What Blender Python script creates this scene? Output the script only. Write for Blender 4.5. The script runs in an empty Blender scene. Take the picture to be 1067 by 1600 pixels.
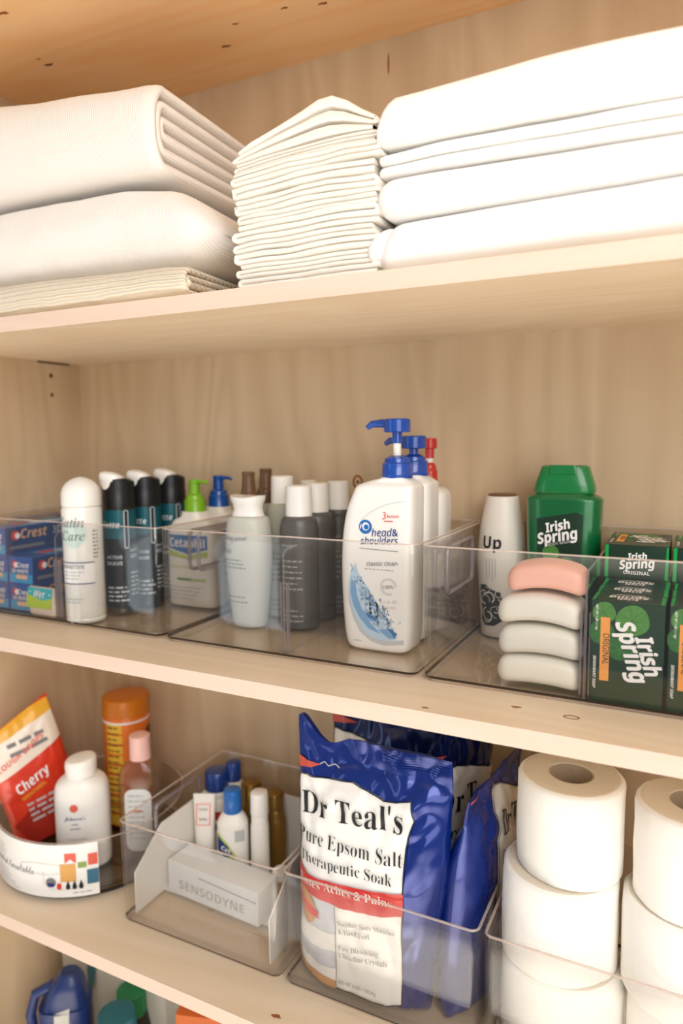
import bpy, bmesh, math, random
from mathutils import Vector, Matrix, noise
random.seed(7)
sc = bpy.context.scene
COL = sc.collection
# ------------------------------------------------------------------ camera, world, lights, exposure
YAW, PITCH, ROLL = math.radians(26.6161), math.radians(6.1038), math.radians(0.5059)
FPX, CZ = 1099.26, 1.45
def cam_axes():
    f = Vector((-math.sin(YAW)*math.cos(PITCH), math.cos(YAW)*math.cos(PITCH), -math.sin(PITCH)))
    r = Vector((math.cos(YAW), math.sin(YAW), 0)); d = f.cross(r)
    c, s = math.cos(ROLL), math.sin(ROLL)
    return c*r+s*d, -s*r+c*d, f
AX = cam_axes()
cd = bpy.data.cameras.new('camera'); cam = bpy.data.objects.new('camera', cd); COL.objects.link(cam)
m = Matrix.Identity(4)
for i in range(3):
    m[i][0] = AX[0][i]; m[i][1] = -AX[1][i]; m[i][2] = -AX[2][i]
m[2][3] = CZ
cam.matrix_world = m
cd.sensor_fit = 'VERTICAL'; cd.sensor_height = 36; cd.sensor_width = 24
cd.lens = FPX/1600*36; cd.clip_start = .01
cd.dof.use_dof = True; cd.dof.focus_distance = .645; cd.dof.aperture_fstop = 3.5
sc.camera = cam
vs = sc.view_settings
vs.view_transform = 'Standard'; vs.look = 'None'; vs.gamma = 1; vs.use_curve_mapping = False
vs.exposure = 0.0
w = bpy.data.worlds.new('world'); sc.world = w; w.use_nodes = True
bg = w.node_tree.nodes['Background']; bg.inputs[0].default_value = (.96, .97, 1.0, 1); bg.inputs[1].default_value = .30
def area(name, loc, target, sx, sy, power, col):
    l = bpy.data.lights.new(name, 'AREA'); l.shape = 'RECTANGLE'; l.size = sx; l.size_y = sy
    l.energy = power; l.color = col
    o = bpy.data.objects.new(name, l); COL.objects.link(o); o.location = loc
    o.rotation_euler = (Vector(target)-Vector(loc)).to_track_quat('-Z', 'Y').to_euler()
    return o
area('ceiling_light', (.75, -.75, 2.35), (-.2, .6, 1.2), 1.2, 1.2, 27, (1.0, .98, .96))
area('front_fill_light', (1.25, -1.3, 1.45), (-.2, .7, 1.7), 1.5, 1.3, 18, (1.0, .97, .94))  # fill lamp added in front to brighten the ceiling board
dl = area('bounce_fill_light', (.0, -.85, 2.4), (.0, -.85, 0), .6, .6, 42, (1.0, .95, .88)); dl.data.spread = math.radians(70)  # lamp added over the floor so its bounce lifts the ceiling board
area('glass_door_light', (-1.95, -1.5, 1.1), (-.42, .6, 1.1), .45, 2.1, 5.5, (.78, .9, 1.0))
sc.cycles.transparent_max_bounces = 32
sc.cycles.max_bounces = 24; sc.cycles.transmission_bounces = 24; sc.cycles.diffuse_bounces = 5; sc.cycles.glossy_bounces = 8
sc.cycles.caustics_refractive = True; sc.cycles.caustics_reflective = False
sc.cycles.blur_glossy = 1.0
sc.cycles.sample_clamp_indirect = 6.0

def at(px, py, Y):
    """point of the photographed place seen at a measured spot, on the plane y = Y"""
    d = AX[0]*((px-533.5)/FPX) + AX[1]*((py-800)/FPX) + AX[2]
    t = Y/d.y
    return Vector((d.x*t, Y, d.z*t+CZ))

# ------------------------------------------------------------------ materials
def lin(c):
    c = c/255
    return c/12.92 if c <= .04045 else ((c+.055)/1.055)**2.4
def rgb(h):
    return (lin(int(h[0:2], 16)), lin(int(h[2:4], 16)), lin(int(h[4:6], 16)), 1)
MATS = {}
def mat(name, col, rough=.5, spec=.5, metal=0, bump=0, bscale=200, trans=0, ior=1.45, coat=0, var=0, vscale=30, sheen=0, sss=0):
    if name in MATS: return MATS[name]
    m = bpy.data.materials.new(name); m.use_nodes = True
    nt = m.node_tree; p = nt.nodes['Principled BSDF']
    c = rgb(col) if isinstance(col, str) else col
    p.inputs['Base Color'].default_value = c
    p.inputs['Roughness'].default_value = rough
    p.inputs['Specular IOR Level'].default_value = spec
    p.inputs['Metallic'].default_value = metal
    p.inputs['IOR'].default_value = ior
    p.inputs['Transmission Weight'].default_value = trans
    p.inputs['Coat Weight'].default_value = coat
    p.inputs['Coat Roughness'].default_value = .08
    if sheen: p.inputs['Sheen Weight'].default_value = sheen
    if sss:
        p.inputs['Subsurface Weight'].default_value = sss; p.inputs['Subsurface Radius'].default_value = (.01, .008, .006)
        p.inputs['Subsurface Scale'].default_value = .5
    tc = nt.nodes.new('ShaderNodeTexCoord')
    nz = nt.nodes.new('ShaderNodeTexNoise'); nz.inputs['Scale'].default_value = vscale; nz.inputs['Detail'].default_value = 3
    nt.links.new(tc.outputs['Object'], nz.inputs['Vector'])
    if not trans:
        mx = nt.nodes.new('ShaderNodeMixRGB'); mx.blend_type = 'MULTIPLY'
        v = max(var, .015)
        mx.inputs['Fac'].default_value = 1; mx.inputs['Color1'].default_value = c
        mr = nt.nodes.new('ShaderNodeMapRange'); mr.inputs['To Min'].default_value = 1-v; mr.inputs['To Max'].default_value = 1+v*.5
        nt.links.new(nz.outputs['Fac'], mr.inputs['Value']); nt.links.new(mr.outputs['Result'], mx.inputs['Color2'])
        nt.links.new(mx.outputs['Color'], p.inputs['Base Color'])
    if bump:
        n2 = nt.nodes.new('ShaderNodeTexNoise'); n2.inputs['Scale'].default_value = bscale; n2.inputs['Detail'].default_value = 4
        nt.links.new(tc.outputs['Object'], n2.inputs['Vector'])
        b = nt.nodes.new('ShaderNodeBump'); b.inputs['Strength'].default_value = bump; b.inputs['Distance'].default_value = .001
        nt.links.new(n2.outputs['Fac'], b.inputs['Height']); nt.links.new(b.outputs['Normal'], p.inputs['Normal'])
    MATS[name] = m
    return m

def wood(name, ca, cb, axis, rough=.45, contrast=1.0, edge=False):
    """pale birch ply: stretched noise grain with broad cathedral figure; axis = direction the grain runs"""
    m = bpy.data.materials.new(name); m.use_nodes = True; nt = m.node_tree; N = nt.nodes; L = nt.links
    p = N['Principled BSDF']; p.inputs['Roughness'].default_value = rough; p.inputs['Specular IOR Level'].default_value = .35
    tc = N.new('ShaderNodeTexCoord'); mp = N.new('ShaderNodeMapping')
    s = [5.0, 5.0, 5.0]; s['xyz'.index(axis)] = 1.0
    mp.inputs['Scale'].default_value = s; L.new(tc.outputs['Object'], mp.inputs['Vector'])
    n1 = N.new('ShaderNodeTexNoise'); n1.inputs['Scale'].default_value = 1.1; n1.inputs['Detail'].default_value = 2; n1.inputs['Distortion'].default_value = .4
    L.new(mp.outputs[0], n1.inputs['Vector'])
    ml = N.new('ShaderNodeMath'); ml.operation = 'MULTIPLY'; ml.inputs[1].default_value = 11
    L.new(n1.outputs['Fac'], ml.inputs[0])
    fr = N.new('ShaderNodeMath'); fr.operation = 'PINGPONG'; fr.inputs[1].default_value = .5
    L.new(ml.outputs[0], fr.inputs[0])
    mp2 = N.new('ShaderNodeMapping'); s2 = [160.0]*3; s2['xyz'.index(axis)] = 5.0
    mp2.inputs['Scale'].default_value = s2; L.new(tc.outputs['Object'], mp2.inputs['Vector'])
    n2 = N.new('ShaderNodeTexNoise'); n2.inputs['Scale'].default_value = 1.0; n2.inputs['Detail'].default_value = 3
    L.new(mp2.outputs[0], n2.inputs['Vector'])
    a = N.new('ShaderNodeMath'); a.operation = 'MULTIPLY'; a.inputs[1].default_value = .85*contrast; L.new(fr.outputs[0], a.inputs[0])
    b = N.new('ShaderNodeMath'); b.operation = 'MULTIPLY_ADD'; b.inputs[1].default_value = .28*contrast; L.new(n2.outputs['Fac'], b.inputs[0]); L.new(a.outputs[0], b.inputs[2])
    n3 = N.new('ShaderNodeTexNoise'); n3.inputs['Scale'].default_value = 2.2; L.new(mp.outputs[0], n3.inputs['Vector'])
    c3 = N.new('ShaderNodeMath'); c3.operation = 'MULTIPLY_ADD'; c3.inputs[1].default_value = .5*contrast; L.new(n3.outputs['Fac'], c3.inputs[0]); L.new(b.outputs[0], c3.inputs[2])
    cr = N.new('ShaderNodeValToRGB'); cr.color_ramp.elements[0].position = .25; cr.color_ramp.elements[0].color = rgb(ca)
    cr.color_ramp.elements[1].position = .95; cr.color_ramp.elements[1].color = rgb(cb)
    L.new(c3.outputs[0], cr.inputs[0]); L.new(cr.outputs[0], p.inputs['Base Color'])
    bp = N.new('ShaderNodeBump'); bp.inputs['Strength'].default_value = .06; bp.inputs['Distance'].default_value = .001
    L.new(n2.outputs['Fac'], bp.inputs['Height']); L.new(bp.outputs[0], p.inputs['Normal'])
    MATS[name] = m
    return m

def cloth(name, col, wave=0, wscale=300, wdir=(1, 0, 0), rough=.9):
    m = bpy.data.materials.new(name); m.use_nodes = True; nt = m.node_tree; N = nt.nodes; L = nt.links
    p = N['Principled BSDF']; p.inputs['Base Color'].default_value = rgb(col); p.inputs['Roughness'].default_value = rough
    p.inputs['Specular IOR Level'].default_value = .15; p.inputs['Sheen Weight'].default_value = .15
    tc = N.new('ShaderNodeTexCoord')
    nz = N.new('ShaderNodeTexNoise'); nz.inputs['Scale'].default_value = 900; nz.inputs['Detail'].default_value = 2
    L.new(tc.outputs['Object'], nz.inputs['Vector'])
    b1 = N.new('ShaderNodeBump'); b1.inputs['Strength'].default_value = .12; b1.inputs['Distance'].default_value = .0006
    L.new(nz.outputs['Fac'], b1.inputs['Height'])
    last = b1
    if wave:
        dp = N.new('ShaderNodeVectorMath'); dp.operation = 'DOT_PRODUCT'; dp.inputs[1].default_value = wdir
        n0 = N.new('ShaderNodeTexNoise'); n0.inputs['Scale'].default_value = 25; L.new(tc.outputs['Object'], n0.inputs['Vector'])
        ad = N.new('ShaderNodeMath'); ad.operation = 'MULTIPLY_ADD'; ad.inputs[1].default_value = .004
        L.new(tc.outputs['Object'], dp.inputs[0]); L.new(n0.outputs['Fac'], ad.inputs[0]); L.new(dp.outputs['Value'], ad.inputs[2])
        mu = N.new('ShaderNodeMath'); mu.operation = 'MULTIPLY'; mu.inputs[1].default_value = wscale*6.283
        L.new(ad.outputs[0], mu.inputs[0])
        sn = N.new('ShaderNodeMath'); sn.operation = 'SINE'; L.new(mu.outputs[0], sn.inputs[0])
        b2 = N.new('ShaderNodeBump'); b2.inputs['Strength'].default_value = wave; b2.inputs['Distance'].default_value = .001
        L.new(sn.outputs[0], b2.inputs['Height']); L.new(b1.outputs[0], b2.inputs['Normal']); last = b2
    L.new(last.outputs[0], p.inputs['Normal'])
    MATS[name] = m
    return m

wood('birch_upright', 'C6AD8C', 'DAC4A4', 'z', contrast=.9)
wood('birch_shelf', 'E8D1B2', 'F4E3CB', 'x', contrast=.7)
wood('birch_edge', 'E3C8B4', 'EED8C8', 'x', contrast=.5)
wood('warm_bounce_ply', 'FACC94', 'FFE2B8', 'x', rough=.35, contrast=.8)  # ceiling board: warm bounced light put into the wood colour
mat('knot', '9A5B25', .5); mat('knot_dark', '5A3A1A', .6)
cloth('white_weave', 'EDE7E0', .22, 380, (1, 0, .15))
cloth('white_percale', 'EEE8DE')
cloth('white_sateen', 'F3F0EC', rough=.7)
cloth('cream_rib', 'EBDDC6', 1.0, 190, (0, .7, 1))
def clear(name, tint, refl, solid=0, scol='C9B7A6'):
    """thin clear acrylic: light passes straight through with a slight tint, the surface mirrors by the Fresnel law"""
    m = bpy.data.materials.new(name); m.use_nodes = True; nt = m.node_tree; N = nt.nodes; L = nt.links
    out = N['Material Output']; N.remove(N['Principled BSDF'])
    tr = N.new('ShaderNodeBsdfTransparent'); tr.inputs[0].default_value = tint
    gl = N.new('ShaderNodeBsdfGlossy'); gl.inputs['Roughness'].default_value = .02; gl.inputs[0].default_value = (1, 1, 1, 1)
    fr = N.new('ShaderNodeFresnel')
    ge = N.new('ShaderNodeNewGeometry'); mi = N.new('ShaderNodeMapRange'); mi.inputs['To Min'].default_value = 1.47; mi.inputs['To Max'].default_value = 1/1.47
    L.new(ge.outputs['Backfacing'], mi.inputs['Value']); L.new(mi.outputs[0], fr.inputs[0])
    mu = N.new('ShaderNodeMath'); mu.operation = 'MULTIPLY'; mu.inputs[1].default_value = refl; L.new(fr.outputs[0], mu.inputs[0])
    mx = N.new('ShaderNodeMixShader'); L.new(mu.outputs[0], mx.inputs[0]); L.new(tr.outputs[0], mx.inputs[1]); L.new(gl.outputs[0], mx.inputs[2])
    last = mx
    if solid:
        df = N.new('ShaderNodeBsdfPrincipled'); df.inputs['Base Color'].default_value = rgb(scol); df.inputs['Roughness'].default_value = .15
        m2 = N.new('ShaderNodeMixShader'); m2.inputs[0].default_value = solid; L.new(mx.outputs[0], m2.inputs[1]); L.new(df.outputs[0], m2.inputs[2]); last = m2
    L.new(last.outputs[0], out.inputs[0]); MATS[name] = m
clear('clear_plastic', (.972, .964, .955, 1), 1.0)
clear('rim_edge_light', (.80, .76, .74, 1), 1.8, .5, 'E2CDBF')  # light gathered in the plastic edge, put into a pale half-opaque colour
clear('foot_dark_line', (.30, .24, .2, 1), 1.0, .85, '241A13')  # dark refraction line at the base, put into a nearly opaque colour
clear('clear_edge', (.85, .82, .83, 1), 1.3, .35, 'A79A9C')  # edge light of the clear plastic, put into a partly opaque grey
mat('clear_wet', (.98, .93, .85, 1), .03, .5, trans=1, ior=1.36)
WHITE = mat('white_plastic', 'F1EDE6', .35, coat=.2)
mat('paper_white', 'F4F0EA', .6); mat('tissue', 'F3EFE8', .95, .1, bump=.5, bscale=120)
mat('card_core', 'B5A58E', .9, .1)

# ------------------------------------------------------------------ mesh building
class MB:
    def __init__(s): s.bm = bmesh.new(); s.mats = []
    def mi(s, mt):
        mt = MATS[mt] if isinstance(mt, str) else mt
        if mt not in s.mats: s.mats.append(mt)
        return s.mats.index(mt)
    def loft(s, rings, mt, cap0=True, cap1=True, closed=True, segm=None):
        i = i0 = s.mi(mt); R = [[s.bm.verts.new(p) for p in r] for r in rings]
        n = len(R[0])
        for q, (a, b) in enumerate(zip(R, R[1:])):
            if segm: i = s.mi(segm[q]) if q in segm else i0
            for k in range(n if closed else n-1):
                f = s.bm.faces.new((a[k], a[(k+1) % n], b[(k+1) % n], b[k])); f.material_index = i; f.smooth = True
        if cap0: f = s.bm.faces.new(R[0][::-1]); f.material_index = i0
        if cap1: f = s.bm.faces.new(R[-1]); f.material_index = i0
        return s
    def box(s, x0, x1, y0, y1, z0, z1, mt, bev=0):
        i = s.mi(mt)
        r = bmesh.ops.create_cube(s.bm, size=1)
        for v in r['verts']:
            v.co = Vector(((x0+x1)/2+v.co.x*(x1-x0), (y0+y1)/2+v.co.y*(y1-y0), (z0+z1)/2+v.co.z*(z1-z0)))
        fs = set(f for v in r['verts'] for f in v.link_faces)
        for f in fs: f.material_index = i
        if bev:
            es = list(set(e for v in r['verts'] for e in v.link_edges))
            rr = bmesh.ops.bevel(s.bm, geom=es, offset=bev, segments=3, affect='EDGES', profile=.6)
            for f in rr['faces']: f.material_index = i; f.smooth = True
        return s
    def tube(s, pts, rad, mt, seg=12, closed=False):
        P = [Vector(p) for p in pts]; rings = []; n = len(P)
        rr = rad if isinstance(rad, (list, tuple)) else [rad]*n
        up = None
        for k in range(n):
            a = P[(k-1) % n] if (closed or k > 0) else P[k]; b = P[(k+1) % n] if (closed or k < n-1) else P[k]
            t = (b-a).normalized()
            if up is None: up = t.orthogonal().normalized()
            up = (up - t*up.dot(t)).normalized(); sd = t.cross(up)
            rings.append([P[k]+(up*math.cos(q)+sd*math.sin(q))*rr[k] for q in [2*math.pi*j/seg for j in range(seg)]])
        if closed: rings.append(rings[0]); return s.loft(rings, mt, False, False)
        return s.loft(rings, mt)
    def add2d(s, shapes, fmap, step=.006, eps=.0004):
        """printed shapes laid on a surface: fmap(u, v, off) -> point; shapes: (polys, material, layer)"""
        for bm2, mt, layer in shapes:
            i = s.mi(mt); b = bm2.copy()
            if step:
                xs = [v.co.x for v in b.verts]; ys = [v.co.y for v in b.verts]
                if not xs: continue
                for ax, lo, hi in ((0, min(xs), max(xs)), (1, min(ys), max(ys))):
                    k = math.ceil(lo/step)
                    while k*step < hi:
                        no = (1, 0, 0) if ax == 0 else (0, 1, 0); co = (k*step, 0, 0) if ax == 0 else (0, k*step, 0)
                        bmesh.ops.bisect_plane(b, geom=b.verts[:]+b.edges[:]+b.faces[:], plane_co=co, plane_no=no, dist=1e-7)
                        k += 1
            b.verts.index_update()
            vm = [s.bm.verts.new(fmap(v.co.x, v.co.y, eps*(layer+1)+v.co.z)) for v in b.verts]
            for f in b.faces:
                try:
                    nf = s.bm.faces.new([vm[v.index] for v in f.verts]); nf.material_index = i; nf.smooth = True
                except ValueError: pass
            b.free()
        return s
    def build(s, name, parent=None, loc=None, rot=None, sharp=35):
        me = bpy.data.meshes.new(name); s.bm.normal_update(); s.bm.to_mesh(me); s.bm.free()
        for q in s.mats: me.materials.append(q)
        me.polygons.foreach_set('use_smooth', [True]*len(me.polygons))
        if sharp: me.set_sharp_from_angle(angle=math.radians(sharp))
        o = bpy.data.objects.new(name, me); COL.objects.link(o)
        if parent: o.parent = parent
        if loc is not None: o.location = loc
        if rot is not None: o.rotation_euler = rot
        return o

def ring(z, rx, ry=None, n=2, cx=0, cy=0, seg=48, tx=0):
    ry = rx if ry is None else ry; out = []
    for k in range(seg):
        a = 2*math.pi*(k+.5)/seg; c, s_ = math.cos(a), math.sin(a)
        x = math.copysign(abs(c)**(2/n), c)*rx; y = math.copysign(abs(s_)**(2/n), s_)*ry
        out.append(Vector((cx+x, cy+y, z+tx*x)))
    return out
def lathe(mb, prof, mt, seg=40, cx=0, cy=0, cap0=True, cap1=True):
    return mb.loft([ring(z, max(r, .0002), None, 2, cx, cy, seg) for z, r in prof], mt, cap0, cap1)

MATH = {'bold': (0x1D400, 0x1D41A), 'italic': (0x1D434, 0x1D44E), 'script': (0x1D4D0, 0x1D4EA), 'sbold': (0x1D5D4, 0x1D5EE), 'sbi': (0x1D63C, 0x1D656), 'si': (0x1D608, 0x1D622), 'sans': (0x1D5A0, 0x1D5BA)}
TC = {}
def text2d(t, font, offset=0, shear=0, leading=1):
    key = (t, font, offset, shear)
    if key in TC: return TC[key].copy()
    o = ''
    for ch in t:
        b = MATH.get(font)
        if b and 'A' <= ch <= 'Z': o += chr(b[0]+ord(ch)-65)
        elif b and 'a' <= ch <= 'z': o += chr(0x210E if (font == 'italic' and ch == 'h') else b[1]+ord(ch)-97)
        else: o += ch
    c = bpy.data.curves.new('lettering', 'FONT'); c.body = o; c.size = 1; c.offset = offset; c.shear = shear; c.resolution_u = 3
    ob = bpy.data.objects.new('lettering', c); me = bpy.data.meshes.new_from_object(ob)
    b = bmesh.new(); b.from_mesh(me)
    bmesh.ops.remove_doubles(b, verts=b.verts, dist=1e-4)
    bpy.data.objects.remove(ob); bpy.data.meshes.remove(me); bpy.data.curves.remove(c)
    TC[key] = b
    return b.copy()
def TXT(t, mt, a, b, font='sans', layer=2, hs=1.0, offset=0, shear=0):
    """text from baseline point a to baseline point b (2-D), hs = height stretch"""
    bm = text2d(t, font, min(offset, 0), 0)
    if offset > 0:  # heavier strokes: the same letters again, a hair to each side
        src = bm; bm = bmesh.new()
        for kz, (ox, oy) in enumerate(((0, 0), (offset, 0), (-offset, 0), (0, offset), (0, -offset))):
            me = bpy.data.meshes.new('lettering'); cp = src.copy()
            for v in cp.verts: v.co.x += ox; v.co.y += oy; v.co.z = kz*6e-6
            cp.to_mesh(me); cp.free(); bm.from_mesh(me); bpy.data.meshes.remove(me)
    if shear:
        for v in bm.verts: v.co.x += shear*v.co.y
    xs = [v.co.x for v in bm.verts]; x0, x1 = min(xs), max(xs)
    a = Vector(a[:2]); b = Vector(b[:2]); d = b-a; L = d.length; s = L/(x1-x0); ang = math.atan2(d.y, d.x)
    for v in bm.verts:
        x = (v.co.x-x0)*s; y = v.co.y*s*hs
        v.co = Vector((a.x+x*math.cos(ang)-y*math.sin(ang), a.y+x*math.sin(ang)+y*math.cos(ang), v.co.z))
    return (bm, mt, layer)
def POLY(pts, mt, layer=0):
    bm = bmesh.new(); bm.faces.new([bm.verts.new((p[0], p[1], 0)) for p in pts])
    bmesh.ops.triangulate(bm, faces=bm.faces[:])
    return (bm, mt, layer)
def RECT(x0, y0, x1, y1, mt, layer=0): return POLY([(x0, y0), (x1, y0), (x1, y1), (x0, y1)], mt, layer)
def RRECT(x0, y0, x1, y1, r, mt, layer=0):
    pts = []
    for cx, cy, a0 in ((x1-r, y0+r, -90), (x1-r, y1-r, 0), (x0+r, y1-r, 90), (x0+r, y0+r, 180)):
        for k in range(6):
            a = math.radians(a0+k*18); pts.append((cx+r*math.cos(a), cy+r*math.sin(a)))
    return POLY(pts, mt, layer)
def DISC(x, y, r, mt, layer=0, ry=None, seg=28, wob=0):
    ry = ry or r
    return POLY([(x+r*(1+wob*math.sin(3*a+x*900))*math.cos(a), y+ry*(1+wob*math.sin(2*a))*math.sin(a)) for a in [2*math.pi*k/seg for k in range(seg)]], mt, layer)
def STROKE(pts, wd, mt, layer=1, closed=False):
    bm = bmesh.new(); n = len(pts); P = [Vector((p[0], p[1])) for p in pts]; L = []
    for k in range(n):
        a = P[(k-1) % n] if (closed or k) else P[k]; b = P[(k+1) % n] if (closed or k < n-1) else P[k]
        t = b-a
        if t.length < 1e-9: t = Vector((1, 0))
        t.normalize(); nn = Vector((-t.y, t.x))*wd/2
        L.append((bm.verts.new((P[k].x+nn.x, P[k].y+nn.y, 0)), bm.verts.new((P[k].x-nn.x, P[k].y-nn.y, 0))))
    for k in range(n if closed else n-1):
        a, b = L[k], L[(k+1) % n]
        try: bm.faces.new((a[1], b[1], b[0], a[0]))
        except ValueError: pass
    return (bm, mt, layer)
def LINES(x0, y0, x1, n, dy, h, mt, layer=2, seed=1):
    """rows of fine print too small to read"""
    r = random.Random(seed); out = []
    for k in range(n):
        x = x0; y = y0-k*dy
        end = x1-(x1-x0)*r.uniform(0, .3)
        while x < end:
            wl = min(end-x, r.uniform(2, 5)*h)
            if wl > h*.6: out.append(RECT(x, y, x+wl, y+h, mt, layer))
            x += wl+h*.9
    return out

def tag(o, label, cat, group=None, kind=None):
    if label: o['label'] = label
    if cat: o['category'] = cat
    if group: o['group'] = group
    if kind: o['kind'] = kind
    return o
def empty(name, loc, rz=0):
    o = bpy.data.objects.new(name, None); COL.objects.link(o); o.location = loc; o.rotation_euler = (0, 0, rz); o.empty_display_size = .02
    return o
def copy_tree(o, parent=None):
    c = o.copy(); COL.objects.link(c)
    if parent: c.parent = parent
    for ch in list(o.children): copy_tree(ch, c)
    return c

# ------------------------------------------------------------------ the closet (structure)
S1, S2, S3, S4 = 1.5815, 1.2235, .8727, .56
T = .01606
YF, YB, XL, XR, ZC = .5309, .8201, -.8688, .80, 1.9178
def flat(axis, c, sign):
    if axis == 'z': return lambda u, v, e: Vector((u, v, c+sign*e))
    return lambda u, v, e: Vector((u, c+sign*e, v))
def struct(mb, name):
    o = mb.build(name); o['kind'] = 'structure'; return o
def board(name, z0, z1, x0, x1, y0, y1, extra, label):
    b = MB(); b.box(x0, x1, y0+.001, y1, z0, z1, 'birch_shelf'); b.box(x0, x1, y0, y0+.001, z0, z1, 'birch_edge')
    if extra: extra(b)
    return tag(b.build(name), label, 'shelf', 'closet shelves')
def knots(lst, z, sign=1):
    def f(b):
        for px, py, r, mt in lst:
            d = AX[0]*((px-533.5)/FPX)+AX[1]*((py-800)/FPX)+AX[2]; t = (z-CZ)/d.z; x, y = d.x*t, d.y*t
            if mt == 'ring': b.add2d([STROKE([(x+r*math.cos(a), y+r*.55*math.sin(a)) for a in [k*.4488 for k in range(14)]], r*.22, 'knot', 0, True)], flat('z', z, sign), None, .0003)
            else: b.add2d([DISC(x, y, r, mt, 0, r*.45, wob=.3)], flat('z', z, sign), None, .0003)
    return f
board('shelf', S1-T, S1, XL, XR, YF, YB, None, 'pale wooden shelf board carrying the folded white linens')
board('shelf', S2-T, S2, XL, XR, YF, YB, knots([(893, 1121, .006, 'ring'), (806, 1105, .004, 'knot'), (664, 1106, .003, 'knot'), (498, 1034, .003, 'knot')], S2), 'pale wooden shelf board under the soap and shampoo bins')
board('shelf', S3-T, S3, XL, XR, YF, YB, knots([(432, 1588, .005, 'knot'), (330, 1422, .004, 'ring')], S3), 'pale wooden shelf board under the toilet rolls and blue salt bags')
board('shelf', S4-T, S4, XL, XR, YF, YB, None, 'wooden board at the very bottom carrying the dim packages')
b = MB(); b.box(XL-.02, XR+.02, YB, YB+.016, 0, ZC+.02, 'birch_upright')
fb = lambda u, v, e: Vector((u, YB-e, v))
q = at(559, 753, YB); b.add2d([STROKE([(q.x+.006*math.cos(a), q.z+.008*math.sin(a)) for a in [k*.4488 for k in range(14)]], .003, 'knot', 0, True), DISC(q.x, q.z, .002, 'knot_dark', 0)], fb, None)
q = at(607, 100, YB); b.add2d([DISC(q.x, q.z, .0012, 'knot', 0, .012)], fb, None)
struct(b, 'wall_back')
b = MB(); b.box(XL-.018, XL, YF, YB, 0, ZC, 'birch_upright')
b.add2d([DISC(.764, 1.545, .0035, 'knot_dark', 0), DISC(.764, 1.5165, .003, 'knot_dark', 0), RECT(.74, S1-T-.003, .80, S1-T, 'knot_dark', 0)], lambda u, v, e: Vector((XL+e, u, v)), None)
struct(b, 'wall_left')
b = MB(); b.box(XR, XR+.018, YF, YB, 0, ZC, 'birch_upright'); struct(b, 'wall_right')
b = MB(); b.box(XL-.02, XR+.02, .33, YB, ZC, ZC+.016, 'warm_bounce_ply')
for px, py, r, mt in ((76, 101, .006, 'knot_dark'), (352, 72, .006, 'knot'), (6, 20, .006, 'knot'), (368, 37, .004, 'knot'), (60, 92, .003, 'knot'), (505, 5, .005, 'knot'), (445, 12, .004, 'knot')):
    d = AX[0]*((px-533.5)/FPX)+AX[1]*((py-800)/FPX)+AX[2]; t = (ZC-CZ)/d.z
    b.add2d([DISC(d.x*t, d.y*t, r, mt, 0, r*.4, wob=.4)], flat('z', ZC, -1), None, .0003)
struct(b, 'ceiling')
mat('floor_carpet', 'F2EBE0', .9, bump=.5)
b = MB(); b.box(-2.6, 2.2, -2.6, YB+.016, -.05, 0, 'floor_carpet'); struct(b, 'floor')
b = MB(); b.box(XL, XR, YF+.02, YF+.035, 0, .08, 'birch_edge'); struct(b, 'baseboard_front')

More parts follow.
